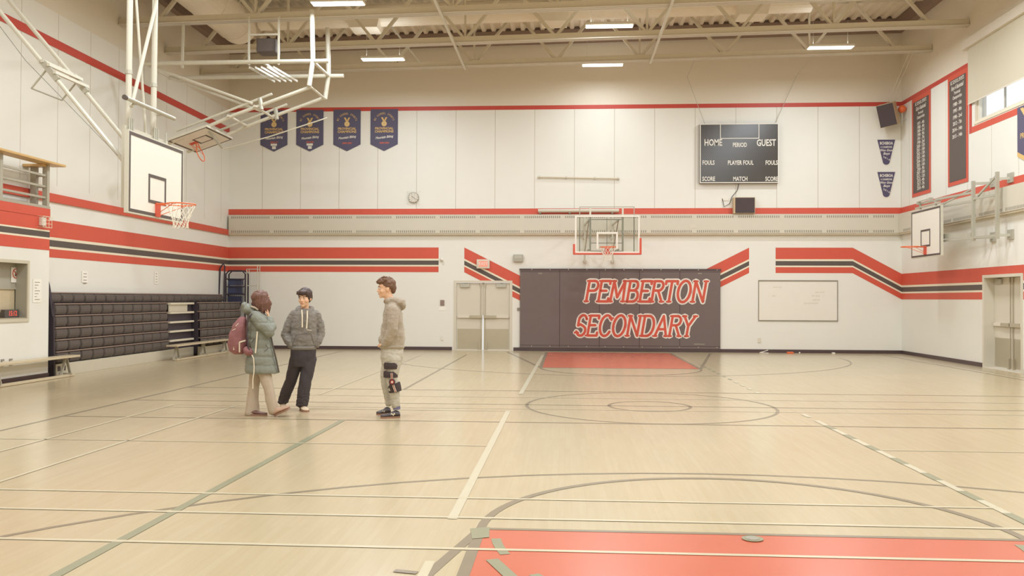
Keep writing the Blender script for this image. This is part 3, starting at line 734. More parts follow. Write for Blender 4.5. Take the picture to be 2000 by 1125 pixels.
# ---- long banners on the right wall
def long_banner(y0, y1, z0, z1, label, who, rows, pitch):
    cx = -(y0+y1)/2; t = thing('banner', label, 'banner', (XR-.02, -cx, (z0+z1)/2))
    MB().prism(rect(-y0, z0, -y1, z1), FR, .008, .014, 'red').build('border', t); MB().prism(rect(-y0+.10, z0+.10, -y1-.10, z1-.13), FR, .014, .019, 'charcoal').build('cloth', t)
    m = MB(); wd = abs(y1-y0)-.2
    text(m, 'BC SCHOOL SPORTS', .095, FR, cx, z1-.21, 'white', d=.022, xs=.62, bold=.03); text(m, who, .11, FR, cx, z1-.36, 'white', d=.022, shear=.3, xs=.62, bold=.03)
    text(m, 'Provincial', .085, FR, cx, z1-.50, 'white', d=.022, xs=.75, bold=.03); text(m, 'Championships', .085, FR, cx, z1-.62, 'white', d=.022, xs=.72, bold=.03)
    for i, r in enumerate(rows): text(m, r, .095, FR, cx, z1-.80-i*pitch, 'white', d=.022, xs=.9, bold=.03)
    m.build('lettering', t)
long_banner(25.60, 24.33, 4.57, 7.42, 'tall narrow dark banner with a red border and many result rows, nearest the corner', 'Girls A Basketball',
            ['1971 - 4th', '1980 - 4th', '1989 - 3rd', '1990 - 9th', '1991 - 7th', '1998 - 2nd', '2000 - 12th', '2001 - 16th', '2002 - 13th', '2003 - 14th', '2004 - 12th', '2005 - 16th', '2006 - 9th', '2007 - 10th', '2012 - 12th', '2015 - 4th', '2017 - 7th', '2018 - 4th'], .108)
long_banner(23.25, 22.12, 4.57, 7.45, 'tall narrow dark banner with a red border and few result rows, beside the high window', 'Boys A Basketball',
            ['1988 - 5th', '1995 - 8th', '1998 - 2nd', '2012 - 7th', '2014 - 14th', '2015 - 14th'], .165)
t = thing('banner', 'blue and gold banner cut by the right edge of the photo below the high window', 'banner', (XR-.02, 19.3, 5.4))
MB().prism([(-19.75, 4.85), (-19.2, 4.60), (-18.65, 4.85), (-18.65, 5.88), (-19.75, 5.88)], FR, .010, .018, 'navy').build('cloth', t)
m = MB(); m.prism([(-19.75, 4.80), (-19.2, 4.55), (-18.65, 4.80), (-18.65, 4.9), (-19.2, 4.65), (-19.75, 4.9)], FR, .018, .022, 'gold'); m.prism([(-19.62, 5.84), (-19.5, 5.84), (-19.2, 5.5), (-19.3, 5.46)], FR, .018, .022, 'gold')
text(m, 'PROVINCIAL', .12, FR, -19.2, 5.22, 'gold', d=.022, bold=.03, xs=.9); m.build('gold_lettering', t)

# ---- whiteboard, clock, exit sign, small fittings
t = thing('whiteboard', 'large whiteboard with faint writing on the back wall right of the dark mat', 'whiteboard', (5.7, YB-.02, 1.57))
MB().prism(rect(4.55, .97, 6.88, 2.17), FB, .004, .016, 'white').build('panel', t)
m = MB()
for q in (rect(4.54, .955, 6.89, .985), rect(4.54, 2.15, 6.89, 2.19), rect(4.54, .955, 4.56, 2.19), rect(6.865, .955, 6.89, 2.19)): m.prism(q, FB, .004, .024, 'slot')
m.build('frame', t)
m = MB()
for i, (x, z, s) in enumerate(((6.35, 1.83, 'sets of 10'), (6.3, 1.72, '8 x lines    1'), (6.25, 1.60, 'wall sits'), (6.1, 1.50, 'jog and stretch'), (5.1, 1.98, 'warm up'), (5.0, 1.72, 'laps'))): text(m, s, .05, FB, x, z, 'blind', d=.018, shear=.2)
m.build('writing', t)
m = MB(); p = at(808, 386, Y=YB); t = thing('wall_clock', 'round white wall clock under a wire guard above the lower red stripe', 'clock', (p.x, YB-.03, p.z))
MB().disc((p.x, YB-.03, p.z), .165, .05, (0, 1, 0), 'slot', 28).build('rim', t); MB().disc((p.x, YB-.058, p.z), .15, .006, (0, 1, 0), 'white', 28).build('dial', t)
m = MB(); m.bar((p.x, YB-.063, p.z), (p.x-.06, YB-.063, p.z+.05), .012, .003, 'black', up=(0, 1, 0)); m.build('hour_hand', t)
m = MB(); m.bar((p.x, YB-.065, p.z), (p.x+.09, YB-.065, p.z-.06), .008, .003, 'black', up=(0, 1, 0)); m.build('minute_hand', t)
m = MB()
for k in range(12): a = k*math.pi/6; m.disc((p.x+.125*math.cos(a), YB-.062, p.z+.125*math.sin(a)), .009, .003, (0, 1, 0), 'black', 6)
m.split('hour_mark', t)
m = MB()
for k in (-.12, -.04, .04, .12): m.tube([(p.x+k, YB-.1, p.z-.19), (p.x+k, YB-.1, p.z+.19)], .004, 'frame_paint', n=4); m.tube([(p.x-.19, YB-.1, p.z+k), (p.x+.19, YB-.1, p.z+k)], .004, 'frame_paint', n=4)
for a, b in ((-.19, -.19), (.19, -.19), (-.19, .19), (.19, .19)): m.tube([(p.x+a, YB-.1, p.z+b), (p.x+a, YB, p.z+b)], .005, 'frame_paint', n=4)
m.build('wire_guard', t)
t = thing('exit_sign', 'small glowing exit sign over the left double doors', 'sign', (-3.8, YB-.06, 2.65))
MB().box((-4.0, YB-.09, 2.52), (-3.6, YB-.005, 2.80), 'offwhite', .01).build('housing', t); MB().prism(rect(-3.94, 2.57, -3.66, 2.75), FB, .09, .094, 'exit_glow').build('face_panel', t)
m = MB(); text(m, 'EXIT', .10, FB, -3.8, 2.66, 'white', d=.096, bold=.03); m.build('lettering', t)
m = MB()
for z in (2.57, 2.66, 2.75): m.tube([(-3.98, YB-.13, z), (-3.62, YB-.13, z)], .004, 'frame_paint', n=4)
for x in (-3.98, -3.86, -3.74, -3.62): m.tube([(x, YB-.01, 2.75), (x, YB-.13, 2.75), (x, YB-.13, 2.57), (x, YB-.01, 2.57)], .004, 'frame_paint', n=4)
m.build('wire_guard', t)
def plate(name, lb, cat, px0, py0, px1, py1, m_, dep=.02, Y=YB):
    a, b = at(px0, py0, Y=Y), at(px1, py1, Y=Y); return tag(MB().box((a.x, YB-dep, b.z), (b.x, YB-.001, a.z), m_, .004).build(name), lb, cat)
t = thing('wall_speaker', 'small grey box on the wall between the exit sign and the backboard', 'wall box', (-2.72, YB-.05, 2.84))
MB().box((-2.87, YB-.10, 2.73), (-2.57, YB-.002, 2.95), 'grey_panel', .012).build('case', t); MB().box((-2.84, YB-.106, 2.83), (-2.60, YB-.10, 2.92), 'galv').build('front_panel', t)
plate('switch_plate', 'small brown switch plate on the wall left of the double doors', 'switch', 860, 586, 868, 597, 'beam_brown')
plate('notice_plate', 'small pale notice just under the brown switch plate', 'notice', 857, 599, 871, 606, 'paper', .006)
plate('power_outlet', 'white power outlet low on the wall left of the double doors', 'outlet', 861, 656, 866, 665, 'white')
plate('power_outlet', 'white power outlet low on the wall under the whiteboard', 'outlet', 1480, 660, 1486, 669, 'offwhite')
plate('door_hook', 'tiny grey plate beside the dark mat and the double doors', 'wall plate', 1010, 601, 1016, 607, 'slot')
plate('wall_socket', 'white wall socket beside the small loudspeaker', 'outlet', 1410, 385, 1424, 392, 'white')
t = thing('camera_dome', 'small white camera at the end of the left red band', 'camera', (-5.12, YB-.05, 2.83))
p = at(863, 507, Y=YB-.06); MB().sphere(p, .05, 'white', 14, 9).build('dome', t, smooth=True); MB().disc((p.x-.02, YB-.02, p.z), .05, .04, (0, 1, 0), 'offwhite', 16).build('mount', t)
t = thing('wall_pipe', 'thin grey rod fixed high on the back wall', 'rod', (-.88, YB-.03, 5.32))
p, q = at(1050, 346, Y=YB-.05), at(1210, 349, Y=YB-.05); m = MB(); m.tube([p, q], .022, 'steel_paint', n=8); m.build('rod', t)
m = MB()
for k in (.02, .35, .7, .98): a = p.lerp(q, k); m.box((a.x-.02, YB-.05, a.z-.04), (a.x+.02, YB-.001, a.z+.04), 'galv')
m.split('clip', t)
t = thing('projector_screen', 'rolled white projector screen case across the lower red stripe left of the backboard', 'screen', (-.88, YB-.1, 4.30))
a, b = at(1051, 407, Y=YB-.12), at(1209, 416, Y=YB-.12); m = MB(); m.tube([(a.x, YB-.12, (a.z+b.z)/2+.0), (b.x, YB-.12, (a.z+b.z)/2)], .055, 'heater', n=14); m.build('case', t)
m = MB()
for x in (a.x+.06, -1.15, b.x-.2): m.box((x-.03, YB-.135, b.z-.015), (x+.03, YB-.003, b.z+.04), 'slot')
m.build('bracket', t)
# litter at the foot of the back wall
p = at(1490, 688, Z=.03); m = MB(); m.bar((p.x-.1, 26.1, .02), (p.x+.12, 26.0, .10), .05, .02, 'white'); m.bar((p.x-.1, 26.1, .02), (p.x+.14, 26.0, .015), .05, .02, 'white'); tag(m.build('white_bracket'), 'small white folded piece lying on the floor by the back wall', 'litter')
m = MB(); m.box((5.32, 26.05, .001), (5.50, 26.18, .05), 'orange', .01); tag(m.build('orange_cone'), 'small flat orange piece lying by the back wall beside the white folded piece', 'litter')
m = MB(); m.sphere((5.68, 26.1, .025), .025, 'white', 10, 7); tag(m.build('small_ball'), 'tiny white ball on the floor right of the orange piece', 'ball')
m = MB(); m.box((6.64, 26.1, .001), (6.72, 26.2, .04), 'white', .008); tag(m.build('paper_scrap'), 'tiny white scrap on the floor below the right end of the whiteboard', 'litter')

# ================================================================== BASKETBALL HOOPS
def rimnet(mk, centre, out, parent, net=True, tilt=None):
    """ring of .45 m with its bracket; out = unit vector away from the board; mk maps a local point (o, s, z) to the world"""
    r = .225; n = 28
    MB().tube([mk(r*math.cos(2*math.pi*i/n), r*math.sin(2*math.pi*i/n), 0) for i in range(n)], .011, 'rim', n=8, closed=True).build('rim', parent)
    m = MB(); P = [mk(-.385, -.07, .02), mk(-.385, .07, .02), mk(-.385, .07, -.20), mk(-.385, -.07, -.20)]; Q = [mk(-.36, -.07, .02), mk(-.36, .07, .02), mk(-.36, .07, -.20), mk(-.36, -.07, -.20)]
    m.add(P+Q, [(0, 1, 2, 3), (4, 7, 6, 5), (0, 4, 5, 1), (1, 5, 6, 2), (2, 6, 7, 3), (3, 7, 4, 0)], 'red')
    for s in (-1, 1):
        m.tube([mk(-.37, s*.06, 0), mk(-.2, s*.11, 0)], .012, 'rim', n=6); m.tube([mk(-.37, s*.06, -.17), mk(-.02, s*.222, -.005)], .006, 'rim', n=5)
    m.build('rim_bracket', parent)
    if net:
        m = MB(); K = 12; rows = [(0, .222), (-.08, .19), (-.16, .155), (-.24, .125), (-.31, .112), (-.38, .118)]
        for k in range(K):
            for s in (-1, 1):
                pts = []
                for j, (z, rr) in enumerate(rows):
                    a = 2*math.pi*(k+s*.5*(j % 2))/K; pts.append(mk(rr*math.cos(a), rr*math.sin(a), z))
                m.tube(pts, .0045, 'net', n=4)
        m.build('net', parent)
def board(mk, W, H, parent, z0=-.15):
    """white wooden board with dark border and target box; local (o = out from the board face, s = sideways, z)"""
    def slab(o0, o1, s0, s1, a, b, m, mb):
        P = [mk(o, s, z) for o in (o0, o1) for s, z in ((s0, a), (s1, a), (s1, b), (s0, b))]
        q = mb.jit(); P = [p+Vector((q, q, q)) for p in P]
        mb.add(P, [(0, 3, 2, 1), (4, 5, 6, 7), (0, 1, 5, 4), (1, 2, 6, 5), (2, 3, 7, 6), (3, 0, 4, 7)], m)
    B = -.385
    m = MB(); slab(B-.045, B, -W/2, W/2, z0, z0+H, 'white', m); m.build('backboard_panel', parent)
    m = MB(); e = .05
    for q in ((-W/2, W/2, z0, z0+e), (-W/2, W/2, z0+H-e, z0+H), (-W/2, -W/2+e, z0, z0+H), (W/2-e, W/2, z0, z0+H)): slab(B, B+.003, *q, 'charcoal', m)
    m.build('border_line', parent)
    m = MB(); z1 = 0; w, h = .59, .45
    for q in ((-w/2, w/2, z1, z1+e), (-w/2, w/2, z1+h-e, z1+h), (-w/2, -w/2+e, z1, z1+h), (w/2-e, w/2, z1, z1+h)): slab(B, B+.004, *q, 'charcoal', m)
    m.build('target_box', parent)
    m = MB()
    for q in ((-W/2-.02, W/2+.02, z0-.02, z0), (-W/2-.02, W/2+.02, z0+H, z0+H+.02), (-W/2-.02, -W/2, z0, z0+H), (W/2, W/2+.02, z0, z0+H)): slab(B-.06, B+.002, *q, 'frame_paint', m)
    m.build('board_frame', parent)
# --- hoop 1: hung from the roof near the left wall, board facing the court
h1 = thing('basketball_hoop', 'basketball hoop with white wooden board hanging from long pale ceiling pipes at the left', 'basketball hoop', (-7.74, 13.3, 8.2))
mk1 = lambda o, s, z: Vector((-7.355+o, 13.29-s, 3.07+z))
board(mk1, 1.80, 1.20, h1, -.20); rimnet(mk1, None, None, h1)
XM = -7.93
m = MB()
for y0, y1 in ((12.72, 12.72), (13.52, 13.52)):
    m.tube([(XM-.02, y0, 2.98), (XM, y1, 4.3), (XM+.02, y1, 8.3)], .045, 'frame_paint', n=12); m.tube([(XM, y1, 5.0), (XM, y1, 5.06)], .055, 'galv', n=12)
m.split('mast', h1)
m = MB(); m.tube([(XM, 13.28, 4.15), (XM, 12.62, 8.0)], .02, 'frame_paint', n=8); m.tube([(XM+.06, 12.70, 4.5), (XM+.06, 13.46, 6.35), (XM+.06, 13.5, 8.2)], .028, 'frame_paint', n=8); m.split('cross_brace', h1)
m = MB()
for z in (4.17, 3.9, 3.2): m.bar((XM, 12.6, z), (XM, 13.95, z), .05, .05, 'frame_paint')
for y in (12.6, 13.95): m.bar((XM+.0, y, 2.95), (XM, y, 4.2), .05, .05, 'frame_paint')
for y in (12.66, 12.72, 12.78, 13.46, 13.52, 13.58, 13.86): m.tube([(XM+.05, y, 4.05), (XM+.05, y, 4.33)], .014, 'galv', n=6)
for y, z in ((12.6, 4.0), (13.95, 4.0), (12.6, 3.05), (13.95, 3.05)): m.bar((XM, y, z), (-7.79, y, z), .05, .05, 'frame_paint')
m.split('board_mount', h1)
m = MB(); p = at(244, 190, X=XM+.12); q = at(340, 232, X=XM+.12); m.tube([p, q], .034, 'galv', n=12); m.tube([p-Vector((0, .02, 0)), p+Vector((0, .03, 0))], .038, 'charcoal', n=12)
for f in (.27, .78): a = p.lerp(q, f); m.tube([a, (XM, a.y, a.z)], .02, 'galv', n=6)
m.build('cross_tube', h1)
# folding braces up to the left
pr = [(-7.95, 3.62), (-9.17, 5.05), (-11.3, 7.5)]
m = MB()
for y in (12.72, 13.52):
    m.tube([(x, y, z) for x, z in pr[:2]], .033, 'frame_paint', n=8); m.tube([(x, y, z) for x, z in pr[1:]], .033, 'frame_paint', n=8)
m.split('folding_brace', h1)
m = MB(); x, z = pr[1]
for dx, dz in ((-.10, .16), (.10, -.02), (.0, .10)): m.bar((x+dx, 12.66, z+dz), (x+dx, 13.58, z+dz), .045, .045, 'frame_paint')
for y in (12.72, 13.52): m.bar((x-.13, y-.02, z+.17), (x+.13, y-.02, z-.13), .05, .09, 'galv'); m.tube([(x-.3, y, z-.25), (x-.05, y, z+.05)], .016, 'galv', n=6)
m.tube([(x-.3, 12.72, z-.25), (x-.3, 13.52, z-.25)], .012, 'galv', n=6)
m.split('fold_joint', h1)
m = MB(); m.tube([(-7.97, 12.5, 3.72), (-9.5, 12.62, 5.2), (-11.3, 12.7, 7.45)], .006, 'lead', n=4); m.build('pull_cable', h1)
m = MB()
for y in (12.72, 13.52): m.bar((XM-.5, y, 8.30), (XM+.5, y, 8.30), .08, .08, 'frame_paint')
for x in (-11.3, XM): m.bar((x, 12.5, 8.28 if x > -9 else 7.5), (x, 15.2, 8.28 if x > -9 else 7.5), .08, .08, 'frame_paint')
for y in (12.6, 15.0): m.bar((-11.3, y, 7.5), (-11.3, y, 8.15), .06, .06, 'frame_paint')
m.split('ceiling_mount', h1)

# --- hoop 2: the far one on the left, folded up under the roof
h2 = thing('basketball_hoop', 'folded-up basketball hoop tilted under the roof trusses near the left corner', 'basketball hoop', (-7.3, 19.85, 8.2))
YA, YZ = 19.2, 20.5; YM = (YA+YZ)/2
ax = Vector((-2.9, 0, -1.02)).normalized(); nrm = Vector((-ax.z, 0, ax.x))*-1      # along the folded arm; out of the board
if nrm.z > 0: nrm = -nrm
piv = Vector((-7.10, 0, 6.42))
def P2(s, y, n=0): return Vector((piv.x+ax.x*s+nrm.x*n, y, piv.z+ax.z*s+nrm.z*n))
mk2 = lambda o, s, z: P2(3.12-z*.8, YM+s*.84, .42+o*.8)
board(mk2, 1.80, 1.20, h2, -.45); rimnet(mk2, None, None, h2, net=False)
m = MB()
for y in (YA, YZ): m.tube([(-7.05, y, 8.15), (-7.02, y, 7.0), piv+Vector((0, y, 0))], .055, 'frame_paint', n=10)
m.split('mast', h2)
m = MB()
for y in (YA, YZ): m.tube([(-11.0, y, 6.98), (-6.65, y, 6.98)], .05, 'frame_paint', n=10)
for x in (-11.0, -8.2): m.bar((x, YA, 7.0), (x, YZ, 7.0), .05, .05, 'frame_paint')
for x in (-10.3,): m.bar((x, YA+.5, 7.0), (x, YA+.55, 8.1), .05, .05, 'frame_paint')
m.split('header_pipe', h2)
m = MB()
for y in (YA+.12, YZ-.12): m.tube([P2(0, y), P2(1.9, y), P2(3.6, y, .1)], .04, 'frame_paint', n=8); m.tube([P2(.9, y, -.16), P2(3.3, y, -.12)], .028, 'frame_paint', n=8)
m.split('folding_arm', h2)
m = MB()
for s, n in ((0, 0), (1.35, 0), (2.0, 0), (3.2, .05)): m.tube([P2(s, YA, n), P2(s, YZ, n)], .03, 'frame_paint', n=8)
for k in range(6): m.tube([P2(2.7+.13*k, YM-.4, .05), P2(2.7+.13*k, YM+.4, .05)], .016, 'galv', n=6)
for y in (YA+.12, YZ-.12): m.tube([P2(1.2, y, -.16), P2(1.25, y, .1)], .05, 'galv', n=8)
m.tube([(-7.02, YA, 6.98), (-7.02, YZ, 6.98)], .04, 'frame_paint', n=8); m.tube([P2(2.6, YM-.5, .08), P2(2.75, YM+.5, .3)], .03, 'galv', n=6)
m.split('cross_bar', h2)
m = MB()
for y in (YA+.1, YZ-.1): m.tube([(-10.9, y, 6.95), P2(1.4, y, -.1)], .032, 'frame_paint', n=8)
m.split('stay_rod', h2)
m = MB(); m.tube([P2(.1, YZ, .45), P2(1.6, YZ, .40), P2(2.7, YZ-.2, .36)], .016, 'frame_paint', n=6); m.build('pull_rod', h2)
m = MB(); m.box((-8.45, 19.5, 7.3), (-8.0, 19.9, 7.62), 'charcoal', .03); m.build('hoist_motor', h2)
m = MB()
for x in (-8.6, -7.9): m.bar((x, 19.45, 6.98), (x, 19.45, 8.1), .04, .04, 'frame_paint')
m.bar((-8.6, 19.45, 7.68), (-7.9, 19.45, 7.68), .04, .04, 'frame_paint')
for k in range(5): m.bar((-8.5+.14*k, YA, 6.86), (-8.35+.14*k, YZ, 6.86), .02, .05, 'frame_paint')
m.split('hoist_frame', h2)
# --- hoop 3: on a fold-out frame on the right wall
h3 = thing('basketball_hoop', 'basketball hoop with white wooden board on a grey swing frame on the right wall', 'basketball hoop', (XR, 21.5, 3.4))
mk3 = lambda o, s, z: Vector((7.615-o, 22.83+s, 2.98+z))
board(mk3, 1.80, 1.22, h3, -.25); rimnet(mk3, None, None, h3, net=False)
c1 = (8.34, 20.95); c2 = (8.5, 20.15)
m = MB()
for (x, y) in (c1, c2): m.bar((x, y, 3.0), (x, y, 4.42 if y > 20.5 else 4.52), .07, .07, 'galv')
m.split('upright', h3)
m = MB()
for z in (3.08, 3.95, 4.15):
    m.bar((8.08, 22.4, z), (c1[0], c1[1], z), .05, .05, 'galv'); m.bar((8.08, 23.3, z), (8.2, 22.4, z), .05, .05, 'galv')
for z in (3.08, 4.0): m.bar((c1[0], c1[1], z), (c2[0], c2[1], z), .05, .05, 'galv')
m.bar((8.1, 22.4, 3.95), (c1[0], c1[1], 4.25), .035, .035, 'galv'); m.bar((c1[0], c1[1], 3.95), (c2[0], c2[1], 4.45), .04, .04, 'galv')
m.bar((8.1, 22.2, 3.2), (c1[0], c1[1]+.1, 3.15), .03, .12, 'galv')
m.split('swing_arm', h3)
m = MB()
for y in (22.35, 23.3): m.bar((8.06, y, 2.85), (8.06, y, 4.12), .05, .05, 'galv')
for z in (2.95, 4.05): m.bar((8.06, 22.1, z), (8.06, 23.6, z), .04, .04, 'galv')
m.bar((8.02, 22.55, 4.12), (8.02, 22.55, 4.22), .1, .05, 'galv'); m.bar((8.02, 23.3, 4.12), (8.02, 23.3, 4.20), .1, .05, 'galv'); m.bar((8.02, 22.55, 4.2), (8.02, 23.3, 4.2), .025, .025, 'galv')
m.split('board_mount', h3)
m = MB()
for (x, y), z in ((c1, 3.08), (c2, 3.08), (c1, 4.36), (c2, 4.36)):
    m.bar((x, y, z), (XR-.02, y-.1, z), .04, .06, 'galv'); m.box((XR-.035, y-.22, z-.1), (XR-.002, y+.02, z+.12), 'galv')
m.split('wall_bracket', h3)
# --- hoop 4: glass board in front of the mat
h4 = thing('basketball_hoop', 'glass backboard with red edge padding and orange rim above the dark wall mat', 'basketball hoop', (0, YB, 3.4))
YG = CY+11.58; GX = -.09
MB().box((GX-.88, YG, 2.94), (GX+.88, YG+.012, 3.93), 'glass').build('glass_panel', h4)
m = MB()
for a, b in (((-.915, 2.90), (.915, 2.945)), ((-.915, 3.925), (.915, 3.97)), ((-.915, 2.90), (-.87, 3.97)), ((.87, 2.90), (.915, 3.97))): m.box((GX+a[0], YG-.015, a[1]), (GX+b[0], YG+.035, b[1]), 'white')
m.build('board_frame', h4)
m = MB()
for a, b in (((-.30, 3.02), (-.25, 3.50)), ((.25, 3.02), (.30, 3.50)), ((-.30, 3.45), (.30, 3.50))): m.box((GX+a[0], YG-.004, a[1]), (GX+b[0], YG-.001, b[1]), 'white')
m.build('target_box', h4)
m = MB(); m.box((GX-.96, YG-.03, 2.855), (GX+.96, YG+.05, 2.905), 'red', .015)
m.box((GX-.97, YG-.03, 2.86), (GX-.91, YG+.05, 3.16), 'red', .015); m.box((GX+.91, YG-.03, 2.86), (GX+.97, YG+.05, 3.33), 'red', .015); m.split('edge_padding', h4)
mk4 = lambda o, s, z: Vector((GX+s, YG-.385-o*1.0, 3.05+z))
rimnet(mk4, None, None, h4)
m = MB()
for x in (-.48, .44): m.bar((GX+x, YG+.07, 2.95), (GX+x, YG+.07, 4.20), .05, .06, 'frame_paint')
for x in (-.78, .76): m.bar((GX+x, YG+.06, 2.92), (GX+x, YG+.06, 4.22), .025, .025, 'steel_grey')
for z in (4.22,): m.bar((GX-.79, YG+.06, z), (GX+.77, YG+.06, z), .02, .02, 'steel_grey')
for z in (3.19, 3.86, 2.96): m.bar((GX-.48, YG+.06, z), (GX+.44, YG+.06, z), .02, .02, 'steel_grey')
m.bar((GX-.01, YG+.04, 2.95), (GX-.01, YG+.04, 3.93), .012, .012, 'slot')
m.split('board_mount', h4)
m = MB()
for x in (-.60, .24):
    for z in (3.0, 3.85): m.bar((GX+x+.08, YG+.07, z), (GX+x, YB-.20, z), .045, .045, 'frame_paint')
    m.bar((GX+x+.08, YG+.1, 3.85), (GX+x, YB-.20, 3.0), .025, .025, 'galv'); m.bar((GX+x, YB-.17, 2.7), (GX+x, YB-.17, 4.1), .05, .05, 'frame_paint')
m.split('support_arm', h4)
m = MB()
for x in (-.60, .24):
    for z in (2.75, 3.45): m.box((GX+x-.05, YB-.145, z-.03), (GX+x+.05, YB-.002, z+.03), 'frame_paint')
m.split('wall_bracket', h4)

# ================================================================== BLEACHERS
XF = -11.42
def yat(px): return at(px, 640, X=XF).y
ya, yb_, yc_, yd = yat(111), yat(331), yat(378), 25.95
ROWZ = [.255, .495, .735, .98, 1.22, 1.46]
seat_src = {}
def seat_mesh(wd, h):
    key = (round(wd, 3), round(h, 3))
    if key in seat_src: return seat_src[key]
    m = MB(); n = 6
    g = .012; a, b = -wd/2+g, wd/2-g
    prof = [(0, 0), (.035, .015), (.055, .06), (.06, h*.5), (.052, h-.03), (.03, h-.005), (0, h)]
    vs = []; fs = []
    for y, k in ((a, .25), (a+.03, 1), (b-.03, 1), (b, .25)):
        for (o, z) in prof: vs.append((o*k+(.0), y+(0 if k == 1 else (.02 if y < 0 else -.02)*(1-z/h)), z))
    L_ = len(prof)
    for j in range(3):
        for i in range(L_-1): fs.append((j*L_+i, (j+1)*L_+i, (j+1)*L_+i+1, j*L_+i+1))
    m.add(vs, fs, 'seat'); me = m.build('seat_module'); dat = me.data; D.objects.remove(me); seat_src[key] = dat; return dat
def bleacher(label, y0, y1, nseat, steps, back_n, XF=XF, yb2=None):
    t = thing('bleacher', label, 'bleacher', (XF-.2, (y0+y1)/2, 0))
    def put(me, x, y, z):
        o = D.objects.new('seat_module', me); COL.objects.link(o); o.parent = t; o.location = Vector((x, y, z))-t.location
    wd = (y1-y0)/nseat
    for r in range(5):
        z0 = ROWZ[r]; x = XF-.012*r
        me = seat_mesh(wd, .215)
        for i in range(nseat): put(me, x-.055, y0+wd*(i+.5), z0+.005)
        MB().box((x-.10, y0, z0+.217), (x+.006, y1, ROWZ[r+1]), 'seat_edge', .008).build('row_edge', t)
    y1s = steps[1] if steps else y1
    y2s = yb2 or y1s
    MB().box((XL+.03 if steps else -11.5, y0+.02, .03), (XF-.10, y1s, 1.44), 'bleach_dark').build('understructure', t)
    MB().box((XF-.10, y0-.02, .0), (XF+.01, y1s, .245), 'skirt', .005).build('skirt_panel', t)
    wb_ = (y2s-y0)/back_n
    me = seat_mesh(wb_, .20)
    for i in range(back_n): put(me, XL+.22, y0+wb_*(i+.5), 1.46)
    MB().box((XL+.03, y0, 1.44), (XL+.235, y2s, 1.665), 'bleach_dark', .005).build('back_row_case', t)
    MB().box((XL+.03, y0, 1.665), (XL+.25, y2s, 1.69), 'seat_edge', .006).build('back_row_edge', t)
    if steps:
        a, b = steps
        for r in range(5):
            z0 = ROWZ[r]
            MB().box((XF-.28, a+.02, z0), (XF-.05, b-.02, z0+.19), 'bleach_dark').build('step_riser', t)
            MB().box((XF-.14, a+.01, z0+.185), (XF+.02, b-.01, z0+.235), 'tread', .005).build('step_tread', t)
        MB().box((XF-.16, a+.02, 1.22), (XF-.02, b-.35, 1.45), 'skirt', .004).build('step_cover', t)
    return t
bl = bleacher('long folded dark bleacher section on the left wall with the step aisle at its end', ya, yb_, 11, (yb_, yc_), 15)
br_ = bleacher('short folded dark bleacher section beyond the step aisle, nearest the back left corner', yc_+.02, yd, 7, None, 6, -11.2, 25.4)
m = MB(); m.box((XF-.03, ya+.02, .10), (XF+.015, ya+.30, .20), 'charcoal'); m.box((XF-.02, ya+.12, .10), (XF+.018, ya+.2, .20), 'white'); m.build('label_plate', bl)
# dark end panel with its bent rail
m = MB(); yy = ya-.04
m.add([(XL+.02, yy-.04, 0), (XF+.0, yy-.04, 0), (XF-.03, yy-.04, 1.45), (XL+.25, yy-.04, 1.5), (XL+.02, yy-.04, 1.5), (XL+.02, yy, 0), (XF+.0, yy, 0), (XF-.03, yy, 1.45), (XL+.25, yy, 1.5), (XL+.02, yy, 1.5)],
      [(0, 1, 2, 3, 4), (9, 8, 7, 6, 5), (1, 6, 7, 2), (2, 7, 8, 3), (3, 8, 9, 4), (0, 5, 6, 1)], 'bleach_dark'); m.build('end_panel', bl)
m = MB(); m.tube([(XF-.05, yy-.02, 1.2), (XL+.30, yy-.05, 1.8), (XL+.2, yy-.14, 2.38), (XL+.1, yy-.14, 2.42)], .035, 'bleach_dark', n=8)
m.tube([(XF-.15, yy-.05, 1.2), (XL+.22, yy-.1, 1.8), (XL+.12, yy-.2, 2.3)], .03, 'bleach_dark', n=8)
for z in (1.45, 1.65, 1.85, 2.05, 2.25): m.tube([(XL+.24, yy-.13, z), (XL+.24, yy-.17, z+.02)], .02, 'tread', n=6)
m.build('end_rail', bl)

# ================================================================== BOOTH WITH GALLERY AT THE LEFT
XBF = -11.42; YBE = at(95, 600, X=XBF).y
FX = (Vector((XBF, 0, 0)), Vector((0, 1, 0)), Vector((0, 0, 1)), Vector((1, 0, 0)))
zt = at(95, 408, X=XBF).z
bt = MB(); hy, hz0, hz1 = at(52, 560, X=XBF).y, at(50, 622, X=XBF).z, at(50, 515, X=XBF).z
wall_holes(bt, FX, 11.0, YBE, 0, zt, [(12.6, hz0, hy, hz1)], 'cream', .22, 'grey_panel')
bt.add([(XL+.01, YBE, 0), (XBF, YBE, 0), (XBF, YBE, zt), (XL+.01, YBE, zt)], [(0, 1, 2, 3)], 'cream'); bt.add([(XL+.01, 11, zt), (XBF, 11, zt), (XBF, YBE, zt), (XL+.01, YBE, zt)], [(0, 1, 2, 3)], 'grey_panel')
def zz(py): return at(95, py, X=XBF).z
bt.face(rect(11, zz(425), YBE, zt-.002), FX, .014, 'red'); bt.face(rect(11, zz(450), YBE, zz(425)), FX, .004, 'red')
bt.face(rect(11, zz(453), YBE, zz(450)), FX, .004, 'cream_line'); bt.face(rect(11, zz(464), YBE, zz(453)), FX, .004, 'charcoal')
bt.face(rect(11, zz(467.5), YBE, zz(464)), FX, .004, 'cream_line'); bt.face(rect(11, zz(489), YBE, zz(467.5)), FX, .004, 'red')
bt.add([(XL+.01, 11, 0), (XBF, 11, 0), (XBF, 11, zt), (XL+.01, 11, zt)], [(0, 1, 2, 3)], 'cream')
o = bt.build('wall_booth'); struct(o)
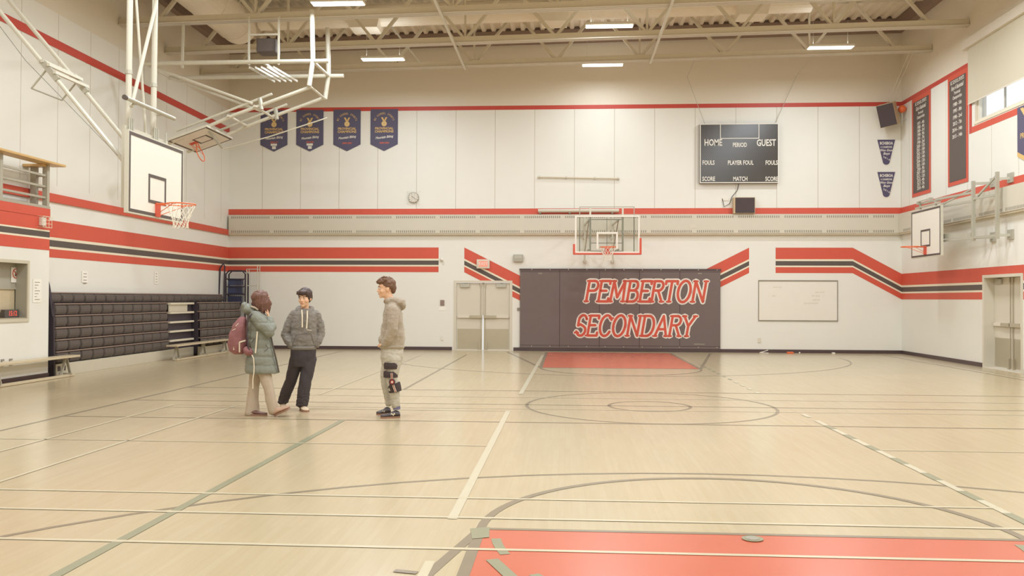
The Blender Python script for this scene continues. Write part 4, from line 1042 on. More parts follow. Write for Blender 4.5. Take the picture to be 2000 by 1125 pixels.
struct(MB().box((XBF, 11, 0), (XBF+.02, YBE, .10), 'baseboard').build('baseboard_left'))
w2 = D.objects.new('window_2', None); COL.objects.link(w2); w2.location = (XBF, 14.6, 1.7); struct(w2)
m = MB(); fr_ = .06
for q in (rect(12.6-fr_, hz0-fr_, hy+fr_, hz0), rect(12.6-fr_, hz1, hy+fr_, hz1+fr_), rect(hy, hz0, hy+fr_, hz1), rect(12.6-fr_, hz0, 12.6, hz1)): m.prism(q, FX, 0, .02, 'skirt')
m.build('window_frame', w2)
MB().prism(rect(12.6, hz0, hy, hz0+.02), FX, -.22, .0, 'steel').build('window_sill', w2)
zm = at(20, 563, X=XBF-.2).z
MB().prism(rect(12.6, zm, hy, hz1), FX, -.26, -.222, 'grey_panel').build('upper_panel', w2); MB().prism(rect(12.6, hz0, hy, zm), FX, -.27, -.235, 'bench_wood').build('lower_panel', w2)
MB().prism(rect(12.6, zm-.02, hy, zm+.02), FX, -.235, -.21, 'steel_grey').build('cross_rail', w2)
def onb(px, py, d=0): return at(px, py, X=XBF+d)
a, b = onb(23, 522, -.2), onb(39, 552, -.2)
t = thing('safety_notice', 'white notice with a red ring symbol hanging in the booth window', 'notice', (XBF-.2, a.y, 1.9))
MB().prism(rect(a.y, b.z, b.y, a.z), FX, -.215, -.208, 'paper').build('sheet', t)
m = MB(); c = Vector((XBF-.205, (a.y+b.y)/2, a.z*.6+b.z*.4)); m.tube([c+Vector((0, .085*math.cos(k*math.pi/10), .085*math.sin(k*math.pi/10))) for k in range(20)], .009, 'red', n=4, closed=True); m.bar(c+Vector((0, -.06, .06)), c+Vector((0, .06, -.06)), .012, .012, 'red'); m.build('symbol', t)
m = MB(); m.prism([(c.y-.02, c.z-.05), (c.y+.03, c.z-.05), (c.y, c.z+.05)], FX, -.208, -.206, 'charcoal'); m.build('symbol_figure', t)
a, b = onb(9.5, 609, -.12), onb(37, 623, -.12)
t = thing('led_clock', 'small black digital clock with red digits standing on the booth window sill', 'clock', (XBF-.12, a.y, b.z))
MB().box((XBF-.2, a.y, hz0+.02), (XBF-.12, b.y, hz0+.17), 'charcoal', .006).build('case', t)
m = MB(); text(m, '15:12', .09, FX, (a.y+b.y)/2+.02, hz0+.095, 'led_red', d=-.118, bold=.02, xs=.9); m.build('digits', t)
a, b = onb(65, 545, .01), onb(81, 591, .01)
t = thing('notice_sheet', 'white printed sheet on the booth wall right of the window', 'notice', (XBF, a.y, 1.7))
MB().prism(rect(a.y, b.z, b.y, a.z), FX, .003, .008, 'paper').build('sheet', t)
m = MB()
for k in range(7): z = a.z-.06-k*.055; m.prism(rect(a.y+.05, z-.006, b.y-.05-.05*(k % 3), z+.006), FX, .008, .0095, 'slot')
m.build('print', t)
for px, py0, py1, lb in ((4, 702, 714, 'left one of two grey sockets low on the booth wall above the bench'), (20, 701, 713, 'right one of two grey sockets low on the booth wall above the bench')):
    a, b = onb(px-2.5, py0), onb(px+2.5, py1); t = thing('wall_socket', lb, 'socket', (XBF, a.y, a.z)); MB().prism(rect(a.y, b.z, b.y, a.z), FX, .0, .02, 'slot').build('plate', t); MB().prism(rect(a.y+.02, b.z+.03, b.y-.02, a.z-.03), FX, .02, .026, 'offwhite').build('insert', t)
p = onb(81, 434)
t = thing('alarm_horn', 'white horn box behind a wire cage on the red band of the booth', 'alarm', (XBF, p.y, p.z))
MB().box((XBF+.003, p.y-.09, p.z-.07), (XBF+.07, p.y+.05, p.z+.09), 'white', .01).build('horn_box', t)
m = MB()
for k in range(4): z = p.z-.1+k*.07; m.tube([(XBF+.12, p.y-.14, z), (XBF+.12, p.y+.15, z)], .005, 'cream_line', n=4)
for k in range(4): y = p.y-.14+k*.096; m.tube([(XBF, y, p.z-.1), (XBF+.12, y, p.z-.1), (XBF+.12, y, p.z+.11), (XBF, y, p.z+.11)], .005, 'cream_line', n=4)
m.build('wire_cage', t)
for px0, py0, px1, py1, lb in ((159, 529, 171, 552, 'white printed notice on the left wall above the near bleacher, the left one'), (301, 530, 308, 555, 'faint white notice on the left wall above the bleachers, the right one')):
    a, b = at(px0, py0, X=XL), at(px1, py1, X=XL); t = thing('notice_sheet', lb, 'notice', (XL, a.y, a.z)); MB().prism(rect(a.y, b.z, b.y, a.z), FL, .006, .012, 'paper').build('sheet', t)
    m = MB()
    for k in range(4): z = a.z-.06-k*.07; m.prism(rect(a.y+.06, z-.008, b.y-.06, z+.008), FL, .012, .014, 'slot')
    m.build('print', t)
# gallery railing on top of the booth
t = thing('gallery_railing', 'grey metal railing with a wooden top board on the booth at the left edge', 'railing', (XBF, 14.5, zt))
ztop = at(95, 322, X=XBF).z
MB().box((XBF-.14, 11.0, ztop), (XBF+.16, YBE+.28, ztop+.045), 'wood', .01).build('top_board', t)
MB().box((XL+.01, YBE-.22, ztop-.05), (XBF-.02, YBE-.0, ztop), 'wood', .008).build('side_board', t)
for y in (YBE-.05, at(3, 345, X=XBF).y, 13.9, 12.4): MB().box((XBF-.10, y-.04, zt), (XBF, y+.04, ztop), 'steel_grey').build('post', t)
MB().box((XL+.08, YBE-.09, zt), (XL+.20, YBE-.01, ztop-.05), 'steel_grey').build('post', t)
for k in range(3): z = zt+(ztop-zt)*(.25+.25*k); m = MB(); m.bar((XBF-.05, 11, z), (XBF-.05, YBE-.05, z), .04, .04, 'steel_grey'); m.bar((XBF-.05, YBE-.05, z), (XL+.08, YBE-.05, z), .04, .04, 'steel_grey'); m.split('rail', t)
MB().box((XBF-.12, 11, zt+.0), (XBF+.01, YBE, zt+.05), 'steel_grey').build('kick_rail', t)

# ================================================================== BENCHES, CARTS
def bench(label, y0, y1, x, z, runner=True):
    t = thing('bench', label, 'bench', (x, (y0+y1)/2, 0))
    MB().box((x-.14, y0, z-.04), (x+.14, y1, z), 'bench_wood', .008).build('seat_board', t)
    L_ = y1-y0; ps = [y0+.28, y1-.28] if L_ < 3.2 else [y0+.28, y0+L_*.52, y1-.28]
    for y in ps:
        for s in (-1, 1):
            MB().bar((x, y+s*.02, z-.04), (x+.0, y+s*.17, .02), .05, .025, 'steel_grey').build('leg', t)
        MB().bar((x-.13, y, .06), (x+.13, y, .06), .03, .03, 'steel_grey').build('foot_bar', t)
    if runner: MB().box((x+.02, y0+.12, .005), (x+.10, y1-.12, .05), 'bench_wood', .005).build('floor_runner', t)
    return t
bench('low wooden bench with splayed metal legs in front of the booth at the left edge', 14.2, YBE+.55, -11.22, .42, True)
bench('low wooden bench with splayed legs in front of the far bleacher section', at(335, 675, X=-11.05).y, at(446, 668, X=-11.05).y, -11.05, .40)
t = thing('storage_cart', 'black tubular cart rack standing in the back left corner behind the bleachers', 'cart', (-11.4, 25.9, 0))
cy_ = 25.98; P = lambda px, py, y=cy_: at(px, py, Y=y)
def pz(py, y=cy_): return at(460, py, Y=y).z
xa_, xb2 = P(441, 560).x, P(479, 560).x
m = MB(); zt_ = pz(529)
for yy in (25.98, 26.22): m.tube([(xa_, yy, .25), (xa_, yy, zt_-.1), (xa_+.1, yy, zt_), (xb2-.1, yy, zt_), (xb2, yy, zt_-.1), (xb2, yy, .25)], .024, 'bleach_dark', n=8)
m.split('end_frame', t)
m = MB()
for py in (545, 560, 575, 596): m.tube([(xa_, 25.98, pz(py)), (xb2, 25.98, pz(py))], .016, 'bleach_dark', n=6)
for k in range(1, 9): x = xa_+(xb2-xa_)*k/9; m.tube([(x, 25.98, pz(596)), (x, 25.98, pz(545 if k > 4 else 575))], .008, 'bleach_dark', n=5)
for x in (xa_, xb2): m.tube([(x, 25.98, 1.2), (x, 26.22, 1.2)], .016, 'bleach_dark', n=6)
m.box((xa_-.02, 25.96, .15), (xb2+.02, 26.26, .22), 'bleach_dark'); m.split('rail', t)
for x in (xa_+.03, xb2-.03):
    for yy in (26.0, 26.2): MB().disc((x, yy, .06), .06, .03, (1, 0, 0), 'charcoal', 14).build('wheel', t); 
MB().box((xa_, 26.0, .1), (xb2, 26.2, .16), 'bleach_dark').build('base_plate', t)
m = MB(); xh0, xh1 = P(425, 560).x, P(440, 560).x; yh = 25.7
a, b, c_, d_ = at(424, 592, Y=yh), at(430, 524, Y=yh), at(439, 520, Y=yh), at(436, 592, Y=yh)
t2 = thing('hand_truck', 'tall black hand truck leaning upright beside the cart rack in the corner', 'hand truck', (-11.6, 25.7, 0))
a.z = .2; d_.z = .2
m.tube([a, b, b+Vector((.05, 0, .08)), c_+Vector((-.05, 0, .08)), c_, d_], .022, 'bleach_dark', n=8); m.build('handle_frame', t2)
m = MB()
for z in (.5, 1.0, 1.5): m.tube([(a.x+(b.x-a.x)*z/2.4, yh, z), (d_.x+(c_.x-d_.x)*z/2.4, yh, z)], .016, 'bleach_dark', n=6)
m.box((a.x, yh-.12, .02), (d_.x+.05, yh+.02, .05), 'bleach_dark'); m.build('toe_plate', t2)
for x in (a.x, d_.x): MB().disc((x, yh+.03, .1), .1, .04, (1, 0, 0), 'charcoal', 16).build('wheel', t2)
t = thing('folding_chair', 'stack of blue plastic chairs held in the black cart rack', 'chair', (-11.45, 26.1, .22))
D.objects.remove(t)
for k, (z0, lb) in enumerate(((1.72, 'topmost of the blue plastic chairs held in the black cart rack'), (1.98, 'blue-grey plastic crate on top of the chairs in the black cart rack'), (1.40, 'lowest of the blue plastic chairs visible in the black cart rack'))):
    t = thing('plastic_chair' if k != 1 else 'plastic_crate', lb, 'chair' if k != 1 else 'crate', (xa_+.25, 26.1, z0))
    x0, x1 = xa_+.05, xa_+.50
    if k == 1:
        MB().box((x0, 26.02, z0), (x1-.03, 26.2, z0+.14), 'grey_panel' if 0 else 'blue_plastic', .02).build('body', t); MB().box((x0-.01, 26.01, z0+.14), (x1-.02, 26.21, z0+.18), 'blue_plastic', .01).build('rim', t)
    else:
        MB().box((x0, 26.02, z0), (x1, 26.06, z0+.24), 'blue_plastic', .018).build('backrest', t); MB().box((x0, 26.04, z0-.02), (x1, 26.2, z0+.01), 'blue_plastic', .01).build('seat', t)
        m = MB()
        for x in (x0+.03, x1-.03): m.tube([(x, 26.07, z0+.2), (x, 26.07, z0-.05), (x, 26.2, z0-.05)], .012, 'galv', n=6)
        m.split('leg', t)
t = thing('volleyball_cart', 'pale metal wire cart standing behind the black cart rack by the back wall', 'cart', (-10.8, 26.2, 0))
xa_, xb2 = at(485, 560, Y=26.2).x, at(506, 560, Y=26.2).x; zt_ = at(490, 526, Y=26.2).z
m = MB()
for yy in (26.05, 26.25):
    for x in (xa_, xb2): m.tube([(x, yy, .1), (x, yy, zt_+(.1 if x == xb2 else 0))], .013, 'frame_paint', n=6)
    for z in (.15, zt_, at(490, 558, Y=26.2).z, 1.0): m.tube([(xa_, yy, z), (xb2, yy, z)], .011, 'frame_paint', n=6)
m.build('frame', t)
m = MB()
m.box((xa_, 26.05, .12), (xb2, 26.25, .15), 'frame_paint'); m.build('shelf', t)
for x in (xa_, xb2): MB().disc((x, 26.15, .05), .05, .03, (1, 0, 0), 'charcoal', 12).build('wheel', t)

# ================================================================== PEOPLE
def cap_chain(m, pts, radii, n=12):
    """tapered limb: spheres at the joints, cones between them"""
    P = [Vector(p) for p in pts]
    for p, r in zip(P, radii): m.sphere(p, r if not isinstance(r, tuple) else r, 'skin', n, 8)
    for (a, b), (ra, rb) in zip(zip(P, P[1:]), zip(radii, radii[1:])): m.tube([a, b], [ra, rb], 'skin', n=n)
def rings(m, R_, n=20, mt='skin'):
    """stack of elliptical rings (cx, cy, cz, rx, ry[, tilt])"""
    vs = []; fs = []
    for (x, y, z, rx, ry, *tl) in R_:
        t = tl[0] if tl else 0
        for k in range(n):
            a = 2*math.pi*k/n; c = math.copysign(abs(math.cos(a))**.85, math.cos(a)); s_ = math.copysign(abs(math.sin(a))**.85, math.sin(a))
            vs.append((x+rx*c, y+ry*s_, z+rx*c*t))
    L_ = len(R_)
    for j in range(L_-1):
        for k in range(n): fs.append((j*n+k, j*n+(k+1) % n, (j+1)*n+(k+1) % n, (j+1)*n+k))
    fs += [tuple(range(n))[::-1], tuple((L_-1)*n+k for k in range(n))]
    m.add(vs, fs, mt)
def fuse(m, name, mname, parent, voxel=.009, smooth=4, disp=None):
    """one continuous surface out of overlapping volumes"""
    o = m.build('tmp'); md = o.modifiers.new('r', 'REMESH'); md.mode = 'VOXEL'; md.voxel_size = voxel
    sm = o.modifiers.new('s', 'SMOOTH'); sm.factor = .5; sm.iterations = smooth
    dg = bpy.context.evaluated_depsgraph_get(); me = D.meshes.new_from_object(o.evaluated_get(dg))
    old = o.data; D.objects.remove(o); D.meshes.remove(old)
    if disp:
        for v in me.vertices: v.co = v.co+v.normal*disp(v.co)
    me.materials.clear(); me.materials.append(MATS[mname]); me.name = name
    me.polygons.foreach_set('material_index', [0]*len(me.polygons)); me.shade_smooth()
    q = D.objects.new(name, me); COL.objects.link(q)
    if parent is not None: q.parent = parent
    return q
def wr(scale, amp, sx=1, sy=1, sz=1):
    return lambda c: amp*(noise.noise(Vector((c.x*sx, c.y*sy, c.z*sz))*scale)+.5*noise.noise(Vector((c.x*sx, c.y*sy, c.z*sz))*scale*2.3))
HSC = Matrix.Scale(1.09, 4)
def head_prims(m, M):
    """head: origin at its middle, face toward local -Y, .23 m tall"""
    def S(c, r, rot=None):
        mm = M.to_3x3() @ (rot if rot is not None else Matrix.Identity(3)); m.sphere(M @ Vector(c), r, 'skin', 20, 14, mm)
    S((0, .012, .035), (.074, .092, .082)); S((0, -.02, -.02), (.062, .070, .075)); S((0, -.028, -.062), (.050, .056, .048))
    S((0, -.068, -.092), (.024, .020, .018)); S((.036, -.05, -.028), (.028, .03, .03)); S((-.036, -.05, -.028), (.028, .03, .03))
    S((0, -.074, .040), (.050, .016, .014)); S((0, -.086, -.052), (.022, .010, .008)); S((0, -.084, -.064), (.018, .010, .008))
    m.tube([M @ Vector((0, -.080, .026)), M @ Vector((0, -.100, -.018))], [.008, .013], 'skin', n=8); S((0, -.103, -.024), (.014, .012, .010)); S((.012, -.092, -.028), (.008, .009, .007)); S((-.012, -.092, -.028), (.008, .009, .007))
    for s in (-1, 1): S((s*.075, .012, -.008), (.010, .020, .030)); S((s*.079, .020, .004), (.008, .016, .018))
def face_parts(M, parent, eyes=True, mouth=True, hair='hair_dark'):
    for s in (-1, 1):
        if not eyes: continue
        e = MB().sphere(M @ Vector((s*.030, -.080, .012)), (.0125, .0095, .0085), 'eye_white', 12, 8, M.to_3x3()).build('eye', parent, smooth=True)
        MB().sphere(M @ Vector((s*.030-.002, -.0875, .012)), (.0058, .004, .0062), 'iris', 10, 7, M.to_3x3()).build('iris', e, smooth=True)
        m = MB(); m.tube([M @ Vector((s*.048, -.078, .028)), M @ Vector((s*.034, -.090, .033)), M @ Vector((s*.017, -.094, .030))], [.002, .0038, .0028], hair, n=6); m.build('eyebrow', parent)
    if mouth: m = MB(); m.tube([M @ Vector((-.022, -.086, -.058)), M @ Vector((0, -.0965, -.0565)), M @ Vector((.022, -.086, -.058))], [.002, .0045, .002], 'lips', n=6); m.build('lips', parent, smooth=True)
def hand_prims(m, wrist, direc, palm_n, side, curl=.5, L=.18, spread=1.0):
    """palm, five bent fingers of unequal length and a thumb on one side"""
    w_ = Vector(wrist); d = Vector(direc).normalized(); n = Vector(palm_n); n = (n-d*n.dot(d)).normalized(); u = d.cross(n).normalized()*side
    pc = w_+d*L*.26
    mm = Matrix((u, d, n)).transposed()
    m.sphere(pc, (L*.22, L*.29, L*.085), 'skin', 14, 10, mm)
    m.sphere(w_, (L*.15, L*.14, L*.11), 'skin', 12, 8, mm)
    for k, ln in enumerate((.40, .45, .42, .33)):
        base = w_+d*L*.46+u*L*(.135-.09*k)*spread; p = base; dd = d.copy(); pts = [w_+d*L*.25+u*L*(.10-.07*k), base]; rr = [L*.055, L*.052]
        for j, f in enumerate((.42, .33, .25)):
            a = curl*(.55+.25*j); dd = (dd*math.cos(a)+n*math.sin(a)).normalized(); p = p+dd*L*ln*f; pts.append(p.copy()); rr.append(L*(.050-.005*j))
        cap_chain(m, pts, rr, 8)
    tb = w_+d*L*.12+u*L*.15; t1 = tb+(u*.75+d*.6+n*.3).normalized()*L*.22; t2 = t1+(u*.25+d*.8+n*.45).normalized()*L*.19
    cap_chain(m, [w_+d*L*.1+u*L*.05, tb, t1, t2], [L*.08, L*.075, L*.06, L*.05], 8)
mat('hair_dark', rgb(70, 52, 46), rough=.5, var=.25, vscale=30, stretch=(4, 4, .6))
mat('hair_brown', rgb(112, 80, 58), rough=.55, var=.28, vscale=30, stretch=(4, 4, .6))
mat('hair_long', rgb(110, 74, 60), rough=.5, var=.32, vscale=26, stretch=(5, 5, .35))
mat('parka', rgb(130, 131, 119), rough=.62, var=.08, vscale=9)
mat('parka_trim', rgb(84, 74, 66), rough=.7)
mat('maroon', rgb(142, 92, 92), rough=.65, var=.12, vscale=10)
mat('strap_black', rgb(72, 58, 62), rough=.6)
mat('strap_white', rgb(222, 208, 184), rough=.6)
mat('hoodie_grey', rgb(132, 124, 115), rough=.85, var=.09, vscale=16, bump=.2, bscale=260, sheen=.2)
mat('hoodie_taupe', rgb(168, 153, 134), rough=.85, var=.08, vscale=16, bump=.2, bscale=260, sheen=.2)
mat('pants_black', rgb(68, 60, 62), rough=.8, var=.1, vscale=14)
mat('pants_beige', rgb(186, 168, 148), rough=.8, var=.07, vscale=12)
mat('pants_grey', rgb(188, 180, 164), rough=.85, var=.07, vscale=14, bump=.15, bscale=240)
mat('shoe_tan', rgb(188, 152, 128), rough=.6, var=.08)
mat('shoe_brown', rgb(118, 84, 72), rough=.55, var=.08)
mat('shoe_cream', rgb(214, 190, 160), rough=.55, var=.06)
mat('sole', rgb(150, 112, 92), rough=.6)
mat('sneaker_black', rgb(76, 68, 70), rough=.55, var=.1)
mat('brace_black', rgb(66, 52, 52), rough=.7, var=.08)
mat('brace_red', rgb(150, 50, 52), rough=.5)
mat('sock', rgb(112, 106, 134), rough=.8)

def shoe(name, heel, toe, w_, h_, mname, parent, lift=0, sole_m='sole', rocker=0, up=(0, 0, 1), ank=None):
    """shoe from heel point to toe point (both on the sole); up = sole normal"""
    h, t = Vector(heel), Vector(toe); d = (t-h); L_ = d.length; d.normalize(); u = Vector(up); u = (u-d*u.dot(d)).normalized(); s = d.cross(u)
    def P(a, b, c): return h+d*(a*L_)+s*(b*w_)+u*c
    m = MB()
    prof = [(0.0, .30, .0), (.04, .42, .8), (.2, .46, 1.0), (.38, .45, .85), (.55, .50, .62), (.75, .52, .48), (.9, .42, .40), (1.0, .16, .24)]
    n = 12; vs = []; fs = []
    for (a, b, c) in prof:
        for k in range(n):
            th = 2*math.pi*k/n; x = b*math.cos(th); z = max(-.0, .5+.5*math.sin(th))
            vs.append(P(a, x*(1 if z < .6 else .8), .018+z*h_*max(c, .35)))
    for j in range(len(prof)-1):
        for k in range(n): fs.append((j*n+k, j*n+(k+1) % n, (j+1)*n+(k+1) % n, (j+1)*n+k))
    fs += [tuple(range(n))[::-1], tuple((len(prof)-1)*n+k for k in range(n))]
    m.add(vs, fs, 'skin')
    m.sphere(P(.26, 0, h_*.75), (w_*.40, w_*.40, h_*.45), 'skin', 12, 8)
    root = fuse(m, name, mname, parent, .006, 3)
    m = MB(); out = [(0, .0), (.02, .34), (.15, .45), (.35, .42), (.55, .48), (.75, .54), (.92, .40), (1.01, .0), (.92, -.40), (.75, -.54), (.55, -.48), (.35, -.42), (.15, -.45), (.02, -.34)]
    vs = [P(a, b, c) for c in (0, .024) for a, b in out]; k = len(out)
    m.add(vs, [tuple(range(k))[::-1], tuple(range(k, 2*k))]+[(i, (i+1) % k, k+(i+1) % k, k+i) for i in range(k)], sole_m)
    m.build('sole', root)
    m = MB()
    for a in (.38, .45, .52, .59): m.tube([P(a, -.25, h_*.80-(a-.38)*h_*.9), P(a, 0, h_*.98-(a-.38)*h_*1.2), P(a, .25, h_*.80-(a-.38)*h_*.9)], .0035, 'strap_white' if mname != 'sneaker_black' else 'charcoal', n=5)
    m.build('lace', root)
    return root
def person(label, gx, gy, d, **k):
    p = at(gx, gy, Z=0)
    root = D.objects.new('person', None)
    return p
def world_frame(p):
    """turn and place: local x = to the viewer's right, y = away, z = up"""
    v = Vector((p.x-CAM.x, p.y-CAM.y, 0)); return Matrix.Translation(Vector((p.x, p.y, 0))) @ Matrix.Rotation(math.atan2(-v.x, v.y), 4, 'Z')
def place(body, p, label, cat='person'):
    body.matrix_basis = world_frame(p); tag(body, label, cat)

# ---------------- person 2: boy facing the camera, dark bowl cut, grey hoodie
s_, rx_, gy_ = .00196, 590, 1018
def Q(cx, cy, d=0): return Vector(((cx-rx_)*s_, d, (gy_-cy)*s_))
HM = Matrix.Translation(Q(603, 207, -.035)) @ Matrix.Rotation(R(-24), 4, 'Z') @ Matrix.Rotation(R(6), 4, 'X') @ HSC
m = MB(); head_prims(m, HM)
cap_chain(m, [Q(604, 235, -.01), Q(604, 290, .01), Q(604, 320, .01)], [.056, .058, .07])
rings(m, [(*Q(604, 545), .135, .09), (*Q(604, 450), .13, .095), (*Q(604, 370), .14, .09), (*Q(604, 315), .115, .07), (*Q(604, 290), .07, .055)])
rings(m, [(*Q(597, 640), .15, .10), (*Q(600, 560), .15, .1)])
cap_chain(m, [Q(536, 332), Q(472, 445, .03), Q(505, 545, -.05)], [.042, .040, .028]); cap_chain(m, [Q(674, 332), Q(716, 445, .03), Q(690, 545, -.05)], [.042, .040, .028])
hand_prims(m, Q(505, 546, -.045), (.62, .12, -.8), (1, .5, 0), -1, .35, .16); hand_prims(m, Q(690, 546, -.045), (-.62, .12, -.8), (-1, .5, 0), 1, .35, .16)
cap_chain(m, [Q(550, 620), Q(508, 800, .1), Q(470, 955, .22)], [.075, .055, .042]); cap_chain(m, [Q(640, 620), Q(612, 795, -.02), Q(598, 965, -.01)], [.075, .055, .042])
p2 = fuse(m, 'person', 'skin', None, .0075, 3)
face_parts(HM, p2, hair='hair_dark')
m = MB()                                            # hair: cap with a heavy straight fringe
def HS(mm, M, c, r): mm.sphere(M @ Vector(c), r, 'skin', 18, 12, M.to_3x3())
HS(m, HM, (0, .018, .058), (.090, .104, .082)); HS(m, HM, (0, -.045, .074), (.078, .062, .046)); HS(m, HM, (.05, .03, .02), (.038, .07, .06)); HS(m, HM, (-.05, .03, .02), (.038, .07, .06)); HS(m, HM, (0, .07, .0), (.07, .05, .07))
for k in range(9): x = -.066+.0165*k; m.tube([HM @ Vector((x*.9, -.07, .095)), HM @ Vector((x*1.08, -.098+abs(x)*.35, .052))], [.017, .013], 'skin', n=8)
fuse(m, 'hair', 'hair_dark', p2, .0065, 2, wr(30, .006, 1, 1, .5))
m = MB()                                            # hoodie
rings(m, [(*Q(597, 566), .165, .118), (*Q(597, 545), .180, .128), (*Q(598, 505), .190, .138), (*Q(600, 430), .178, .135), (*Q(604, 365), .178, .132), (*Q(605, 322), .170, .115), (*Q(605, 298), .125, .09), (*Q(605, 280), .08, .075)])
cap_chain(m, [Q(532, 325), Q(492, 395, .02), Q(470, 462, .03), Q(490, 520, -.04), Q(505, 545, -.055)], [.070, .066, .066, .055, .040])
cap_chain(m, [Q(680, 325), Q(710, 395, .02), Q(718, 462, .03), Q(700, 520, -.04), Q(690, 545, -.055)], [.070, .066, .066, .055, .040])
for k in range(14):                                 # hood lying round the neck
    a = 2*math.pi*k/14; m.sphere(Q(605, 287)+Vector((.098*math.cos(a), .02+.082*math.sin(a), .026*math.sin(a))), .036, 'skin', 10, 7)
m.sphere(Q(605, 292, .10), (.10, .06, .06), 'skin')
fold = wr(9, .010, 1, 1, 1.6); fine = wr(26, .004, 1, 1, 2.2)
hd = fuse(m, 'hoodie', 'hoodie_grey', p2, .0085, 3, lambda c: fold(c)+fine(c)*(1+(abs(c.x) > .19)*1.2))
m = MB(); rings(m, [(*Q(597, 578), .168, .126), (*Q(597, 566), .180, .136), (*Q(597, 552), .180, .136)], 28, 'hoodie_grey'); m.build('hem_rib', hd, smooth=True)
m = MB()
for cx0, cx1, cy0, cy1 in ((583, 587, 290, 415), (621, 617, 296, 424)): a = Q(cx0, cy0, -.122); b = Q(cx1, cy1, -.162); m.tube([a, a.lerp(b, .4)+Vector((.004, -.014, 0)), b], .0105, 'strap_white', n=8, r2=.006)
m.split('drawstring', hd)
m = MB(); m.tube([Q(545, 470, -.152), Q(523, 535, -.148)], .004, 'charcoal', n=5); m.tube([Q(650, 465, -.152), Q(668, 535, -.145)], .004, 'charcoal', n=5); m.tube([Q(545, 470, -.152), Q(600, 462, -.160), Q(650, 465, -.152)], .003, 'charcoal', n=5); m.tube([Q(618, 432, -.158), Q(655, 437, -.15)], .004, 'strap_white', n=5); m.build('pocket_seam', hd)
m = MB()                                            # loose black trousers
rings(m, [(*Q(592, 700, .03), .17, .12), (*Q(594, 640, .01), .178, .125), (*Q(596, 590), .176, .12), (*Q(597, 558), .170, .118), (*Q(597, 545), .168, .118)])
cap_chain(m, [Q(548, 650, .02), Q(512, 800, .1), Q(480, 880, .16), Q(456, 950, .22)], [.098, .086, .080, .074]); cap_chain(m, [Q(640, 650), Q(612, 800, -.02), Q(600, 890, -.02), Q(592, 960, -.01)], [.10, .090, .088, .086])
m.sphere(Q(455, 962, .22), (.08, .08, .04), 'skin'); m.sphere(Q(590, 975, -.01), (.092, .088, .035), 'skin')
fuse(m, 'trousers', 'pants_black', p2, .0085, 3, lambda c: wr(10, .008, 1, 1, .8)(c)+(wr(22, .008, 1, 1, 3)(c) if c.z < .25 else 0))
shoe('shoe', Q(588, 1018, .05), Q(622, 1018, -.20)+Vector((0, 0, 0)), .10, .075, 'shoe_cream', p2)
shoe('shoe', Q(452, 1018, .26), Q(462, 1018, .02), .10, .075, 'shoe_cream', p2)
place(p2, at(590, 802, Z=0), 'person in a grey hoodie and black trousers facing the camera, hands in pockets')

# ---------------- person 3: tall boy in profile facing left, knee brace
s_, rx_, gy_ = .00184, 1250, 1073
HM = Matrix.Translation(Q(1213, 138, .0)) @ Matrix.Rotation(R(-82), 4, 'Z') @ Matrix.Rotation(R(4), 4, 'X') @ HSC
m = MB(); head_prims(m, HM)
cap_chain(m, [Q(1225, 165), Q(1240, 215), Q(1255, 245)], [.056, .060, .07])
rings(m, [(*Q(1258, 555), .105, .15), (*Q(1262, 450), .105, .145), (*Q(1264, 350), .115, .165), (*Q(1262, 280), .10, .17), (*Q(1252, 240), .07, .08)])
rings(m, [(*Q(1262, 660), .12, .16), (*Q(1262, 555), .12, .15)])
cap_chain(m, [Q(1262, 290, -.18), Q(1275, 430, -.215), Q(1208, 535, -.13)], [.055, .045, .03]); cap_chain(m, [Q(1262, 290, .18), Q(1270, 430, .215), Q(1208, 535, .12)], [.055, .045, .03])
hand_prims(m, Q(1206, 537, -.125), (-.5, .8, -.05), (.2, .1, -1), 1, .35, .17); hand_prims(m, Q(1206, 537, .115), (-.5, -.8, -.05), (.2, .1, -1), -1, .35, .17)
cap_chain(m, [Q(1270, 640, -.09), Q(1255, 800, -.10), Q(1290, 985, -.10)], [.085, .058, .042]); cap_chain(m, [Q(1248, 640, .09), Q(1212, 785, .09), Q(1235, 975, .09)], [.085, .058, .042])
p3 = fuse(m, 'person', 'skin', None, .0075, 3)
face_parts(HM, p3, hair='hair_brown')
m = MB()
HS(m, HM, (0, .030, .062), (.086, .100, .078)); HS(m, HM, (0, -.050, .092), (.066, .058, .038)); HS(m, HM, (0, .085, .010), (.064, .045, .075)); HS(m, HM, (.055, .035, .035), (.032, .055, .045)); HS(m, HM, (-.055, .035, .035), (.032, .055, .045))
random.seed(3)
for k in range(46):                                 # tousled locks
    a = random.uniform(0, 6.28); e = random.uniform(.05, 1.2); d0 = Vector((math.cos(a)*math.cos(e)*.082, math.sin(a)*math.cos(e)*.10+.005, .06+math.sin(e)*.075))
    tip = d0+Vector((random.uniform(-.02, .02), -.022+random.uniform(-.02, .03), random.uniform(-.004, .03)))
    if d0.z < .07 and d0.y < -.02: continue
    m.tube([HM @ d0, HM @ ((d0+tip)/2+Vector((0, 0, .012))), HM @ tip], [.018, .014, .004], 'skin', n=7)
fuse(m, 'hair', 'hair_brown', p3, .0055, 2, wr(34, .006))
m = MB()
rings(m, [(*Q(1260, 562), .168, .165), (*Q(1262, 520), .172, .175), (*Q(1264, 450), .158, .175), (*Q(1266, 380), .142, .185), (*Q(1265, 320), .128, .195), (*Q(1262, 275), .105, .185), (*Q(1256, 240), .08, .12), (*Q(1252, 222), .062, .08)])
for sgn in (-1, 1): cap_chain(m, [Q(1262, 290, sgn*.17), Q(1264, 360, sgn*.20), Q(1262, 430, sgn*.215), Q(1235, 500, sgn*.19), Q(1206, 538, sgn*.13)], [.078, .072, .070, .060, .045])
